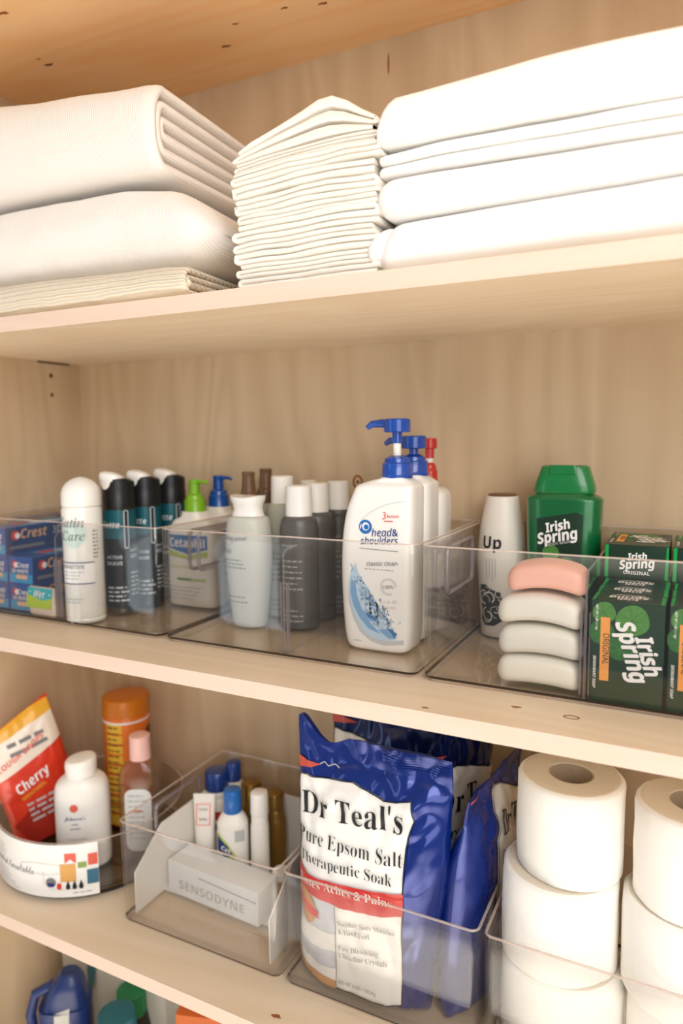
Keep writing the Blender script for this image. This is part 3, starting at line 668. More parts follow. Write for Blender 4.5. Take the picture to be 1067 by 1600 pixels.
# big white pump shampoo bottles
mat('hs_white', 'F5F2EC', .28, coat=.35); mat('hs_blue', '1648A5', .25, coat=.6); mat('hs_red', 'C8322A', .3, coat=.4); mat('splash_a', 'BFD6E8', .4); mat('splash_b', '7FA9CF', .4); mat('splash_c', '4473A8', .4); mat('hs_ink', '2B3F7E', .45); mat('silver_arc', 'C9CBCD', .35); mat('logo_blue', '1E6BB8', .35); mat('ink_red', 'E0604C', .5)
def big_bottle(x, y, pumpm, label, raised, detail=True, sides='bulge', hgt=None, dy=.0235, nk=(.0165, 0)):
    """local x runs from the bulging left side to the straight right side"""
    root = empty('pump_bottle', (x, y, ZB2)); tag(root, label, 'bottle', 'large white pump bottles')
    rows = [(0, -.026, .030), (.0015, -.031, .0345), (.006, -.0345, .0375), (.020, -.0375, .0395), (.05, -.0400, .0402), (.085, -.0410, .0405), (.118, -.0395, .0406), (.145, -.0345, .0407), (.166, -.0260, .0408), (.172, -.0225, .0402), (.1765, -.012, .036), (.1795, .000, .031), (.1815, .0025, .0300)]
    pr = [(z, (b_-a)/2, dy*(.86 if z < .001 else .95 if z < .003 else 1 if z < .168 else .92 if z < .175 else .7 if z < .18 else .62), (a+b_)/2) for z, a, b_ in rows]
    pr = smoothp(pr, 4)
    b = MB(); b.loft([ring(p[0], p[1], p[2], 5.5 if p[0] < .172 else 5.5-3*(p[0]-.172)/.0095, p[3], 0, 80) for p in pr], 'hs_white')
    if detail:
        Yf = y-dy
        def P(px, py): q = at(px, py, Yf); return (q.x-x, q.z-ZB2)
        def PP(l): return [P(*k) for k in l]
        sh = []
        arcL = [(548, 868), (543, 890), (542, 912), (545, 940), (552, 965), (563, 985), (580, 1000), (598, 1006)]
        sh.append(POLY(PP([(556, 880), (548, 890), (544, 912), (547, 940), (554, 964), (565, 983), (581, 997), (600, 1001), (618, 1000), (621, 994), (600, 985), (583, 975), (570, 958), (560, 935), (556, 915), (560, 895)]), 'splash_a', 0))
        sh.append(POLY(PP([(548, 905), (547, 925), (552, 945), (562, 965), (576, 982), (595, 991), (577, 971), (566, 953), (558, 930), (555, 908)]), 'splash_b', 1))
        sh.append(POLY(PP([(590, 983), (606, 983), (616, 989), (619, 998), (608, 998), (598, 990)]), 'splash_b', 1))
        sh.append(POLY(PP([(604, 981), (613, 984), (619, 992), (616, 997), (611, 989)]), 'splash_c', 2))
        sh.append(POLY(PP([(556, 950), (566, 953), (580, 960), (592, 967), (590, 972), (575, 969), (562, 962)]), 'splash_b', 2))
        sh.append(POLY(PP([(572, 957), (590, 966), (588, 970), (575, 964)]), 'splash_c', 3))
        rn = random.Random(5)
        for k in range(60):
            t = rn.random(); cx = 549+70*t**1.3+rn.uniform(-3, 10); cy = 880+106*t**.8+rn.uniform(-14, 8)
            rr = rn.uniform(.0003, .0011); q_ = P(cx, cy)
            sh.append(DISC(q_[0], q_[1], rr, rn.choice(['splash_b', 'splash_a', 'splash_c', 'ink_pale']), 3, rr*rn.uniform(.5, 2), 9))
        for k in range(26):
            t = rn.random(); cx = 549+68*t**1.3+rn.uniform(0, 6); cy = 892+94*t**.8+rn.uniform(-9, 2)
            pts = [(cx, cy)]
            for j in range(4): pts.append((pts[-1][0]+rn.uniform(-3, 4), pts[-1][1]-rn.uniform(.5, 4)))
            sh.append(STROKE(PP(pts), rn.uniform(.0004, .0009), rn.choice(['splash_c', 'splash_b', 'ink_grey']), 4))
        sh.append(POLY(PP([(543, 915), (545, 940), (552, 965), (563, 986), (580, 1001), (600, 1008), (630, 1008), (630, 1001), (600, 1001), (581, 996), (565, 981), (554, 960), (547, 938)]), 'silver_arc', 4))
        sh.append(STROKE(PP([(565, 812), (575, 803), (590, 794), (605, 788), (622, 785), (640, 784)]), .0005, 'ink_pale', 1))
        c_ = P(571, 823); sh.append(DISC(c_[0], c_[1], .0074, 'logo_blue', 2)); sh.append(DISC(c_[0]+.0004, c_[1]+.0004, .0040, 'ink_white', 3, .0043)); sh.append(DISC(c_[0]+.001, c_[1]-.0002, .0027, 'logo_blue', 4))
        sh.append(STROKE([(c_[0]-.0058+.0002*k, c_[1]-.002+.0009*k) for k in range(6)], .0012, 'ink_white', 3))
        sh += [TXT('3', 'ink_red', P(597, 811), P(602.5, 812), 'sbold', 3), TXT('Action', 'ink_red', P(604, 809), P(623, 809.5), 'sbold', 3), RECT(P(600, 815)[0], P(600, 815)[1], P(614, 815)[0], P(614, 815)[1]+.0005, 'ink_red', 3),
               TXT('head&', 'hs_ink', P(581, 838), P(622, 838), 'si', 5, 1.05, .010), TXT('shoulders', 'hs_ink', P(564, 850), P(622, 850.5), 'si', 5, 1.05, .010),
               STROKE(PP([(562, 856), (590, 859), (622, 862)]), .0006, 'ink_grey', 4),
               TXT('classic clean', 'ink_grey', P(573, 884), P(621, 884), 'sans', 4, 1.0, .008), *LINES(P(570, 889)[0], P(570, 889)[1], P(621, 889)[0], 1, .003, .001, 'ink_pale', 3, 3),
               TXT('100%', 'ink_grey', P(599, 920), P(615, 920), 'sbold', 4, .9), TXT('32.1 FL OZ', 'ink_pale', P(594, 943), P(620, 943), 'sans', 4), TXT('(950 mL)', 'ink_pale', P(597, 952), P(619, 952), 'sans', 4), *LINES(P(553, 1000)[0], P(553, 1000)[1], P(566, 1000)[0], 1, .003, .001, 'ink_pale', 3, 4)]
        c_ = P(607, 917)
        for rr in (.0087, .0072): sh.append(STROKE([(c_[0]+rr*math.cos(a), c_[1]+rr*math.sin(a)) for a in [k*.2618 for k in range(21)]], .0005, 'ink_pale', 3))
        b.add2d(sh, front_map([(p[0], p[1], p[2], p[3]) for p in pr], 5.5), .005, .00012)
    b.build('bottle_body', root, sharp=40)
    pump(root, pumpm, (nk[0], nk[1]), .1800, .0158, .0200, raised, .0330, math.pi+.05, .0138, .0140)
    return root
big_bottle(-.2905, .6760, 'hs_blue', 'big white shampoo bottle with raised blue pump, front of the bin', .0235)
big_bottle(-.2915, .7265, 'hs_blue', 'white shampoo bottle with a lower blue pump just behind the front one', .006, False)
# red pump bottle at the back of the row
root = empty('pump_bottle', (-.285, .7770, ZB2)); tag(root, 'white bottle with a red pump at the back of the row', 'bottle', 'large white pump bottles')
b = MB(); pr = smoothp([(0, .030, .018, 0), (.003, .034, .022, 0), (.10, .034, .022, 0), (.146, .034, .022, 0), (.158, .030, .020, .002), (.164, .020, .016, .004)], 4)
body(b, pr, 'hs_white', 4); b.build('bottle_body', root)
pm = pump(root, 'hs_red', (.0105, 0), .163, .0095, .026, .016, .022, math.pi+.1, .0085, .012)

# ------------------------------------------------------------------ middle shelf, right bin
mat('up_white', 'E9E2D6', .4); mat('swirl_dark', '2A2A2A', .4); mat('is_green', '0B6B38', .28, coat=.5, metal=.25); mat('is_cap', '0A7A3C', .3, coat=.4); mat('is_dark', '06301B', .45, coat=.2); mat('is_bright', '14A04C', .35); mat('leaf_a', '4F8B3E', .5, var=.4, vscale=300); mat('leaf_b', '2F6B33', .5, var=.3, vscale=300); mat('is_orange', 'EFA14E', .5); mat('is_shadow', '062517', .5)
Y0 = .777; x0 = -.189
def hz(px, py, y): return at(px, py, y).z-ZB2
root = empty('body_wash_bottle', (x0, Y0, ZB2)); tag(root, 'white tapered bottle with black marbled print beside the soap bars', 'bottle')
H = hz(778, 774, Y0)
pr = smoothp([(0, .0195), (.0015, .0215), (.02, .0225), (.05, .0245), (.075, .0262), (.092, .0264), (.115, .0245), (.14, .0205), (H-.006, .0186), (H-.001, .0178), (H, .0165)], 5)
b = MB(); lathe(b, [(p[0], p[1]) for p in pr], 'up_white', 48)
f = wrap_map(pr, -.25)
sh = [TXT('Up', 'ink_black', (-.009, .100), (.012, .100), 'sbold', 3, 1.1)]
rn = random.Random(3)
sh.append(POLY([(-.016, .050), (-.014, .058), (-.006, .059), (.002, .054), (.012, .051), (.014, .040), (.012, .030), (.014, .020), (.004, .013), (-.008, .012), (-.014, .018), (-.012, .030), (-.016, .040)], 'swirl_dark', 1))
for k in range(11):
    cx, cy = rn.uniform(-.011, .010), rn.uniform(.017, .053); pts = []; a = rn.uniform(0, 6)
    for j in range(9): pts.append((cx, cy)); a += rn.uniform(.1, .75); cx += .0028*math.cos(a); cy += .0028*math.sin(a)
    pts = [(max(-.014, min(.012, u)), max(.014, min(.056, v))) for u, v in pts]
    sh.append(STROKE(pts, rn.uniform(.0006, .0014), 'up_white', 3))
for k in range(4): sh.append(RECT(-.004+k*.0034, .064+.003*(k % 2), -.0032+k*.0034, .089, 'ink_pale', 2))
b.add2d(sh, f, .004, .0002)
b.build('bottle_body', root)
b = MB(); lathe(b, [(H+.0002, .0150), (H+.0012, .0162), (H+.002, .0150)], 'brown_cap', 40); b.build('cap_disc', root)
# green body wash
Y0 = .757; x0 = -.119
root = empty('body_wash_bottle', (x0, Y0, ZB2)); tag(root, 'green body wash bottle with angular cap and white lettering', 'bottle')
H = hz(885, 727, Y0)
hc = hz(885, 770, Y0)
pr = [(0, .030, .016, 0), (.002, .0335, .019, 0), (.03, .036, .0205, 0), (.06, .0345, .0205, 0), (.085, .0350, .0205, 0), (.105, .0365, .0210, 0), (hc-.012, .0378, .0212, 0), (hc-.005, .0372, .0208, 0), (hc-.001, .0300, .0185, 0), (hc, .029, .018, 0)]
pr = smoothp(pr, 4); b = MB(); b.loft([ring(p[0], p[1], p[2], 3.2, p[3], 0, 64) for p in pr], 'is_green')
Yf = Y0-.0212
def P(px, py): q = at(px, py, Yf); return (q.x-x0, q.z-ZB2)
sh = [POLY([P(838, 810), P(900, 801), P(911, 806), P(908, 862), P(907, 905), P(838, 905)], 'is_dark', 0), DISC(*P(860, 864), .0085, 'leaf_a', 1), DISC(*P(884, 884), .009, 'leaf_b', 1), DISC(*P(848, 888), .008, 'leaf_a', 1),
      TXT('Irish', 'is_shadow', [P(853, 832)[0]+.0006, P(853, 832)[1]-.0008], [P(892, 825)[0]+.0006, P(892, 825)[1]-.0008], 'sbold', 2, 1.2, .022, .18), TXT('Irish', 'ink_white', P(853, 832), P(892, 825), 'sbold', 3, 1.2, .022, .18),
      TXT('Spring', 'is_shadow', [P(840, 850)[0]+.0006, P(840, 850)[1]-.0008], [P(904, 841)[0]+.0006, P(904, 841)[1]-.0008], 'sbold', 2, 1.2, .022, .18), TXT('Spring', 'ink_white', P(840, 850), P(904, 841), 'sbold', 3, 1.2, .022, .18),
      TXT('BODY WASH', 'ink_pale', P(856, 853), P(892, 848), 'sbold', 3)]
b.add2d(sh, front_map(pr, 3.2), .005, .0003)
b.build('bottle_body', root, sharp=40)
b = MB(); hcap = H-hc
b.loft([ring(hc+.0005, .0300, .0180, 3.4), ring(hc+.003, .0308, .0186, 3.4), ring(hc+hcap*.35, .0293, .018, 3.4), ring(H-.004, .0245, .0155, 3.2), ring(H-.001, .0235, .0148, 3), ring(H, .0215, .0130, 3)], 'is_cap')
cp = b.build('cap', root, sharp=40)
b = MB(); b.loft([ring(H-.0085, .0130, .001, 6, 0, -.0160), ring(H-.004, .0130, .0014, 6, 0, -.0155), ring(H+.0006, .0125, .004, 6, 0, -.0125)], 'is_cap'); b.build('flip_tab', cp)

# soap bars
mat('soap_white', 'EDE9DC', .45, coat=.15, sss=.15); mat('soap_pink', 'F2B9A8', .45, coat=.15, sss=.15)
def soap(x, y, z, m_, label, arch, rz=0, name='soap_bar'):
    b = MB(); nx, ny = 36, 20; a, c = .0360, .0225; R = []
    def pt(u, v, top):
        x_ = u*a; y_ = v*c; k = (1-abs(u)**4)**.5 if abs(u) < 1 else 0; kk = (1-abs(v)**3.2)**.5 if abs(v) < 1 else 0
        base = arch*(1-u*u)
        return Vector((x_, y_, base+(.0125+(.0105 if top else -.0125)*min(1, k*kk*1.15))))
    R = []
    # closed rings across the bar length
    for i in range(nx+1):
        u = -math.cos(math.pi*i/nx); hw = c*(1-abs(u)**9*.3); rg = []
        hz_ = .0126*(1-abs(u)**14*.5)
        for k in range(28):
            q = 2*math.pi*k/28; cc, ss = math.cos(q), math.sin(q)
            yy = math.copysign(abs(cc)**.4, cc)*hw; zz = math.copysign(abs(ss)**.6, ss)*hz_
            rg.append(Vector((u*a, yy, .0128+zz+arch*(1-u*u))))
        R.append(rg)
    b.loft(R, m_)
    o = b.build(name, None, (x, y, z), (0, 0, rz)); return tag(o, label, 'soap bar', 'stacked bare soap bars')
soap(-.1150, .6295, ZB2+.0005, 'soap_white', 'white soap bar at the bottom of the soap stack', .0035)
soap(-.1145, .6290, ZB2+.0268, 'soap_white', 'white soap bar in the middle of the stack', .0050, .02)
soap(-.1150, .6285, ZB2+.0535, 'soap_white', 'white soap bar directly under the pink bar', .0070, -.02)
b = soap(-.1105, .6285, ZB2+.0830, 'soap_pink', 'pink soap bar on top of the white bars', .0075, .03); b.scale = (.92, .95, .92)

# green soap boxes
def soap_box():
    root = empty('soap_box', (0, 0, 0)); W, D, H = .0279, .0158, .0872
    b = MB(); b.box(-W, W, -D, D, 0, H, 'is_dark', .0005)
    w2, h2 = 2*W, H
    def F(cx, cy): return ((cx-300)/525*w2-W, (1530-cy)/795*h2)   # front panel layout
    sh = [RECT(-W+.0004, .0004, W-.0004, H-.0004, 'is_dark', 0)]
    for cx, cy, r_, m_ in ((600, 870, .0135, 'leaf_a'), (395, 790, .0095, 'leaf_a'), (370, 980, .0105, 'leaf_b'), (520, 1090, .0105, 'leaf_b')):
        u, v = F(cx, cy); sh.append(DISC(max(u, -W+r_*.8), min(v, H-r_-.0006), r_*.95, m_, 1, wob=.04))
        for k in range(7):
            a = k*.9; sh.append(STROKE([(max(u, -W+r_*.8), min(v, H-r_-.0006)), (max(u, -W+r_*.8)+r_*.8*math.cos(a), min(v, H-r_-.0006)+r_*.8*math.sin(a))], .00035, 'leaf_b' if m_ == 'leaf_a' else 'leaf_a', 2))
    x0_, y1_ = F(372, 862); x1_, y0_ = F(440, 1350)
    sh.append(RECT(x0_, y0_, x1_, y1_, 'is_orange', 3))
    sh.append(TXT('ORIGINAL', 'is_shadow', F(393, 985), F(393, 1225), 'sans', 4, 1.15, .01))
    sh.append(TXT('Spring', 'is_shadow', (F(478, 892)[0], F(478, 892)[1]-.0009), (F(606, 1350)[0], F(606, 1350)[1]-.0009), 'sbold', 4, 1.2, .022, .18))
    sh.append(TXT('Irish', 'is_shadow', (F(622, 990)[0], F(622, 990)[1]-.0009), (F(706, 1282)[0], F(706, 1282)[1]-.0009), 'sbold', 4, 1.2, .022, .18))
    sh.append(TXT('Spring', 'ink_white', F(478, 892), F(606, 1350), 'sbold', 6, 1.2, .022, .18))
    sh.append(TXT('Irish', 'ink_white', F(622, 990), F(706, 1282), 'sbold', 6, 1.2, .022, .18))
    sh.append(TXT('NET WT 4 OZ (113g)', 'ink_white', F(336, 770), F(336, 965), 'sbi', 4))
    sh.append(TXT('DEODORANT SOAP', 'ink_white', F(324, 1165), F(324, 1415), 'sbi', 4))
    b.add2d(sh, lambda u, v, e: Vector((u, -D-e, v)), None, .00004)
    def end(flip):
        s_ = [RECT(-W+.0004, -D+.0004, -W+.0035, D-.0004, 'is_bright', 0), POLY([(W-.0035, -D+.0004), (W-.0004, -D+.0004), (W-.0004, D-.0004), (W-.0022, D-.0004)], 'is_bright', 0),
              TXT('Irish', 'ink_white', (-.0075, .0015), (.0095, .0030), 'sbold', 2, 1.2, .022, .18), TXT('Spring', 'ink_white', (-.0145, -.0075), (.0165, -.0040), 'sbold', 2, 1.2, .022, .18), TXT('ORIGINAL', 'ink_white', (-.011, -.0118), (.012, -.0118), 'sbold', 2)]
        return s_
    # top end: lettering reads from behind; bottom end: reads when the box lies on its back
    b.add2d(end(0), lambda u, v, e: Vector((-u, -v, H+e)), None, .00008)
    b.add2d(end(1), lambda u, v, e: Vector((u, -v, -e)), None, .00008)
    b.add2d([RECT(-.011, .004, -.001, .012, 'is_orange', 0)], lambda u, v, e: Vector((u, D+e, v)), None, .0001)
    b.build('carton', root); return root
proto = soap_box(); first = True
for c, x in enumerate((-.0428, .0160)):
    side = ('column beside the divider', 'column cut by the right edge')[c]
    for k in range(5):
        o = proto if first else copy_tree(proto); first = False
        o.location = (x+.0004*((k*7) % 3-1), .6175+.0325*k, ZB2); o.rotation_euler = (0, 0, .01*((k*5) % 3-1))
        tag(o, 'upright green soap box, '+('first', 'second', 'third', 'fourth', 'fifth')[k]+' of the '+side, 'box', 'green soap boxes in the right bin')
    o = copy_tree(proto); o.location = (x-.002, .7035, ZB2+.0872+.0162); o.rotation_euler = (-math.pi/2, 0, 0)
    tag(o, 'green soap box lying flat on the '+side, 'box', 'green soap boxes in the right bin')
# ------------------------------------------------------------------ folded linens on the upper shelf
def nz3(x, y, z, s=0): return noise.noise(Vector((x, y, z+s*13.7)))
def spiral(n, H, D, nose, t):
    """centre line of a cloth folded over itself: n nested U turns, front noses towards -u, as (u, w), w in 0..H"""
    p = H/(2*n); P = []
    def arc(cu, cw, ru, rw, a0, a1, k=12):
        for j in range(k+1):
            a = math.radians(a0+(a1-a0)*j/k); P.append((cu+ru*math.cos(a), cw+rw*math.sin(a)))
    lo, hi = p/2, H-p/2
    P.append((D, lo))
    for q in range(n):
        rw = (hi-lo)/2; ru = max(rw*nose, p*.35); cw = (hi+lo)/2
        inset = nose*(H/2)*(1)  # all noses share their centre depth
        P.append((D*.5, lo)); arc(inset, cw, ru, rw, 270, 90)
        P.append((D*.5, hi))
        if q < n-1:
            back = D-.004-q*.003
            P.append((back-p/2, hi)); arc(back-p/2, hi-p/2, p/2, p/2, 90, -90, 6)
            hi -= p
            P.append((D*.5, hi)); 
            # run forward on the inside, then the next nose turns down to the inner lower layer
            rw2 = (hi-(lo+p))/2; cw2 = (hi+lo+p)/2; ru2 = max(rw2*nose, p*.35)
            arc(inset, cw2, ru2, max(rw2, p*.3), 90, 270)
            lo += p
            P.append((D*.5, lo)); 
            if q+1 < n-1 or True:
                return P+([] if n <= 2 else tail(P, lo+p, hi-p, p, inset, nose, D, n-2))
    return P
def tail(P, lo, hi, p, inset, nose, D, m):
    out = [(D-.008, P[-1][1])]
    if m <= 0 or hi <= lo: return out
    out.append((D-.008, P[-1][1]+p)); rw = (hi-lo)/2; cw = (hi+lo)/2
    for j in range(9):
        a = math.radians(270-180*j/8); out.append((inset+max(rw*nose, p*.3)*math.cos(a), cw+rw*math.sin(a)))
    out.append((D-.012, hi))
    return out
def serp(n, H, D, p_in=.0, jit=0, rn=None):
    """zig-zag fold with n layers between u = 0 and u = D"""
    p = H/n; P = []
    for q in range(n):
        w = p*(q+.5)
        j0 = (rn.uniform(0, jit) if rn else 0); j1 = (rn.uniform(0, jit) if rn else 0)
        a, c = (D-p*.5-j1, p*.5+j0) if q % 2 == 0 else (p*.5+j0, D-p*.5-j1)
        if q == 0: P.append((a, w))
        K = 10
        for k in range(K+1): P.append((a+(c-a)*k/K, w))
        if q < n-1:
            sg = -1 if q % 2 == 0 else 1
            for k in range(1, 8):
                an = math.radians(-90+180*k/8); P.append((c+sg*p*.5*math.cos(an), w+p*.5+p*.5*math.sin(an)))
    return P
def ribbon(P, t):
    L, R = [], []; n = len(P)
    for k in range(n):
        a = Vector(P[max(k-1, 0)]); b = Vector(P[min(k+1, n-1)]); d = b-a
        if d.length < 1e-9: d = Vector((1, 0))
        d.normalize(); nn = Vector((-d.y, d.x))*t/2; c = Vector(P[k])
        L.append(c+nn); R.append(c-nn)
    return L, R
def cloth_fold(name, P, t, s0, s1, fmap, mt, label, cat='linen', group=None, ns=60, round_end=.006, rag=0):
    """sweep a folded ribbon profile P along s (s0..s1); fmap(s, u, w) -> world point"""
    b = MB(); slices = []
    S = []
    for k in range(ns+1): S.append(s0+(s1-s0)*k/ns)
    e = round_end*(1 if s1 > s0 else -1)
    S = [s0, s0+e*.12, s0+e*.4]+[x for x in S if min(abs(x-s0), abs(x-s1)) > abs(e)]+[s1-e*.4, s1-e*.12, s1]
    for k, x in enumerate(S):
        d = min(abs(x-s0), abs(x-s1))/round_end
        f = max(.35, math.sqrt(max(0, 1-(1-min(1, d))**2)))
        L, R_ = ribbon(P, t*f)
        slices.append([fmap(x, q.x, q.y, i/len(P)) for i, q in enumerate(L)]+[fmap(x, q.x, q.y, (len(P)-1-i)/len(P)) for i, q in enumerate(R_[::-1])])
    b.loft(slices, mt, False, False)
    # ends as quad strips so the thin profile caps cleanly
    bm = b.bm; bm.verts.ensure_lookup_table(); m_ = len(slices[0]); n = len(P)
    for base, flip in ((0, False), ((len(slices)-1)*m_, True)):
        for i in range(n-1):
            q = [bm.verts[base+i], bm.verts[base+i+1], bm.verts[base+m_-2-i], bm.verts[base+m_-1-i]]
            try: f_ = bm.faces.new(q if flip else q[::-1]); f_.smooth = True
            except ValueError: pass
    bmesh.ops.recalc_face_normals(bm, faces=bm.faces[:])
    o = b.build(name, sharp=60)
    return tag(o, label, cat, group)
def sag(x, table):
    if x <= table[0][0]: return table[0][1]
    for (x0, y0), (x1, y1) in zip(table, table[1:]):
        if x <= x1:
            t = (x-x0)/(x1-x0); t = t*t*(3-2*t) if False else t
            return y0+(y1-y0)*t
    return table[-1][1]
XA = -.862
# ribbed throw at the bottom left
def f_throw(s, u, w, i):
    hgt = sag(s, [(-.87, .036), (-.62, .033), (-.46, .030), (-.42, .026)])
    y = YF+.002+u+.0015*nz3(s*9, w*40, 0); z = S1+.0006+w/.030*hgt*(1+.05*nz3(s*7, u*8, 2))*(1-.25*max(0, min(1, (u-.1)/.15)))
    return Vector((s+.02*max(0, 1-u/.04)*.3+.010*nz3(u*20, i*3, 5)*(1 if s > -.5 else 0), y, z))
cloth_fold('throw_blanket', spiral(2, .030, .255, .55, .006), .0062, XA, -.432, f_throw, 'cream_rib', 'cream ribbed throw at the bottom of the left stack', 'blanket', round_end=.004)
def f_b1(s, u, w, i):
    h_ = sag(s, [(-.87, .100), (-.70, .103), (-.62, .092), (-.52, .085), (-.455, .083)])
    base = S1+sag(s, [(-.87, .1215), (-.68, .1255), (-.56, .1240), (-.455, .1190)])-.012*max(0, min(1, (u-.05)/.2))
    z = base+w/.085*h_*(1-.16*max(0, min(1, (u-.06)/.2)))+.003*nz3(s*6, u*5, 7)*(w/.085)
    y = YF+.006+u+.006*nz3(s*5, w*20, 8)*(1-min(1, u/.08))
    return Vector((s+.014*max(0, u-.03)/.2, y, z))
cloth_fold('folded_blanket', spiral(3, .085, .25, .42, .012), .0118, XA, -.462, f_b1, 'white_weave', 'white woven blanket on top of the left stack, its folded edge showing', 'blanket', 'white woven blankets in the left stack', round_end=.008)

def puffy(name, xl, xr, z0, hts, depth, nose, seed, mt, label, yoff=0, crease=None, lt=.03, cat='sheet', group='folded sheets in the right stack', back=0):
    b = MB(); R = []; ns = 70
    for k in range(ns+1):
        t = k/ns; x = xl+(xr-xl)*(t**1.6)
        e = min(1, abs(x-xl)/lt); f = (1-(1-e)**2.2)**.5 if e < 1 else 1
        f = max(f, .03); zz0, zz1 = z0(x), z0(x)+hts(x); H = zz1-zz0; c = zz0+H*(.42 if seed == 4 else .5)
        rg = []
        m_ = 46
        for j in range(m_):
            a = 2*math.pi*j/m_; ca, sa = math.cos(a), math.sin(a)
            yy = depth/2-math.copysign(abs(ca)**(.42 if ca > 0 else .3), ca)*depth/2
            nn = min(1, yy/(nose)); prof = (1-(1-nn)**2)**.5
            sgn = 1 if sa >= 0 else -1
            zt = zz1 if sgn > 0 else zz0
            zc = (zz0+zz1)/2
            zv = zc+(zt-zc)*(prof if yy < nose else min(1, abs(sa)*3) if yy > depth*.9 else 1)
            zv = c+(zv-c)*f
            dy = .003*nz3(x*7, zv*30, seed)+.0012*nz3(x*30, zv*60, seed+3)
            if crease and abs(x-crease[0]) < .02 and yy < .03:
                g = math.exp(-((x-crease[0]-(zv-crease[1])*.35)/.0035)**2); dy += .007*g*f
            rg.append(Vector((x+(1-f)*.0, YF+yoff+yy+(1-f)**2*.035+dy, zv-back*min(1, yy/.2)*(1 if sgn > 0 else 0)+.0012*nz3(x*9, yy*12, seed+7)*(1 if sgn > 0 else .2))))
        R.append(rg)
    b.loft(R, mt); bmesh.ops.recalc_face_normals(b.bm, faces=b.bm.faces[:])
    return tag(b.build(name, sharp=0), label, cat, group)
puffy('folded_blanket', -.405, XA, lambda x: S1+sag(x, [(-.87, .0375), (-.62, .0345), (-.46, .0315), (-.40, .029)]), lambda x: sag(x, [(-.87, .0820), (-.66, .0880), (-.52, .0865), (-.46, .078), (-.405, .060)]), .25, .040, 9, 'white_weave', 'puffy white woven blanket, lower one, above the cream throw', .004, None, .055, 'blanket', 'white woven blankets in the left stack', .012)

# middle stack of folded pillowcases: zig-zag folds seen from their edge
items = [(2, .0095), (3, .0115), (2, .0105), (2, .0085), (3, .0155), (2, .0085), (3, .0145), (2, .0110), (3, .0125)]
rn = random.Random(11); z = S1+.0004; XM0, XM1 = -.379, -.232
tot = sum(h for _, h in items); names = ['lowest', 'second from the bottom', 'third from the bottom', 'fourth from the bottom', 'fifth from the bottom', 'sixth from the bottom', 'seventh from the bottom', 'eighth from the bottom', 'ninth from the bottom']
zz = 0
for k, (n, h) in enumerate(items):
    lo = zz; zz += h; x0 = XM0+rn.uniform(-.003, .003)+(.004 if k in (0, 1, 3, 5) else -.002); D = (XM1-x0)+rn.uniform(-.004, .004); sd = rn.uniform(0, 50)
    def fm(s, u, w, i, lo=lo, h=h, x0=x0, D=D, sd=sd, k=k):
        q = u/D; lift = (lo+w)/tot
        wav = .0035*math.sin(q*3.0-.6)*lift+.0022*nz3(q*3, lo*30, .3)*min(1, lift*3)
        y = YF+.010+s+.0025*nz3(q*4, w*90, sd)+.002*nz3(q*9, w*60, sd+5)
        return Vector((x0+u+.001*nz3(s*10, w*80, sd), y, S1+.0006+lo+w+wav))
    cloth_fold('folded_pillowcase', serp(n, h, D, jit=.006, rn=rn), h/n*.90, 0, .20, fm, 'white_percale', 'white folded pillowcase, '+names[k]+' of the centre stack', 'pillowcase', 'pillowcases in the centre stack', ns=10, round_end=.0016)
# draped top pillowcases with a raised fold
for kk, (n, h, lab) in enumerate(((3, .0085, 'thin folded pillowcase just under the peaked one of the centre stack'), (3, .0235, 'white pillowcase with a peaked loose fold on top of the centre stack'))):
    base = tot if kk == 0 else tot+.0088
    def fm(s, u, w, i, base=base, h=h, kk=kk):
        q = u/.140; wav = .0035*math.sin(q*3.0-.6)
        grow = 1.0 if kk == 0 else sag(q, [(0, .30), (.12, .62), (.45, 1.2), (.60, 1.52), (.68, 1.58), (.76, 1.4), (.88, .9), (1.0, .5)])
        g = w*grow
        y = YF+.012+s+.002*nz3(q*4, w*90, 3+kk)+(.010*(w/h)*max(0, q-.1) if kk else 0)
        return Vector((XM0+.002+u*1.0, y, S1+.0006+base+wav+g))
    cloth_fold('folded_pillowcase', serp(n, h, .140, jit=.003, rn=rn), h/n*.88, 0, .19, fm, 'white_percale', lab, 'pillowcase', 'pillowcases in the centre stack', ns=10, round_end=.002)

XE = .30
puffy('folded_sheet', -.250, XE, lambda x: S1+.0005, lambda x: sag(x, [(-.26, .036), (-.20, .040), (0, .0420), (.3, .042)]), .25, .020, 4, 'white_sateen', 'white folded sheet lying on the shelf, bottom of the right stack', .003, (-.2325, 1.598), .03)
puffy('folded_sheet', -.240, XE, lambda x: S1+sag(x, [(-.26, .0405), (-.20, .0415), (0, .0430), (.3, .043)]), lambda x: sag(x, [(-.26, .034), (-.15, .032), (0, .0255), (.3, .025)]), .25, .016, 5, 'white_sateen', 'white folded sheet, second from the bottom of the right stack', .006, None, .022)
def f_s2(s, u, w, i):
    base = S1+sag(s, [(-.26, .0760), (-.15, .0745), (0, .0695), (.3, .069)])
    return Vector((s+.002*nz3(u*20, i*4, 2), YF+.012+u+.003*nz3(s*8, w*60, 4)+.002*nz3(s*25, w*60, 4), base+w*sag(s, [(-.26, .75), (-.2, .95), (0, 1.0), (.3, 1)])+.0015*nz3(s*12, u*4, 9)*(w/.02)))
cloth_fold('folded_pillowcase', serp(4, .0210, .225, jit=.004, rn=rn), .0044, -.236, XE, f_s2, 'white_sateen', 'thin layered white pillowcase between the top two sheets of the right stack', 'pillowcase', None, ns=70, round_end=.002)
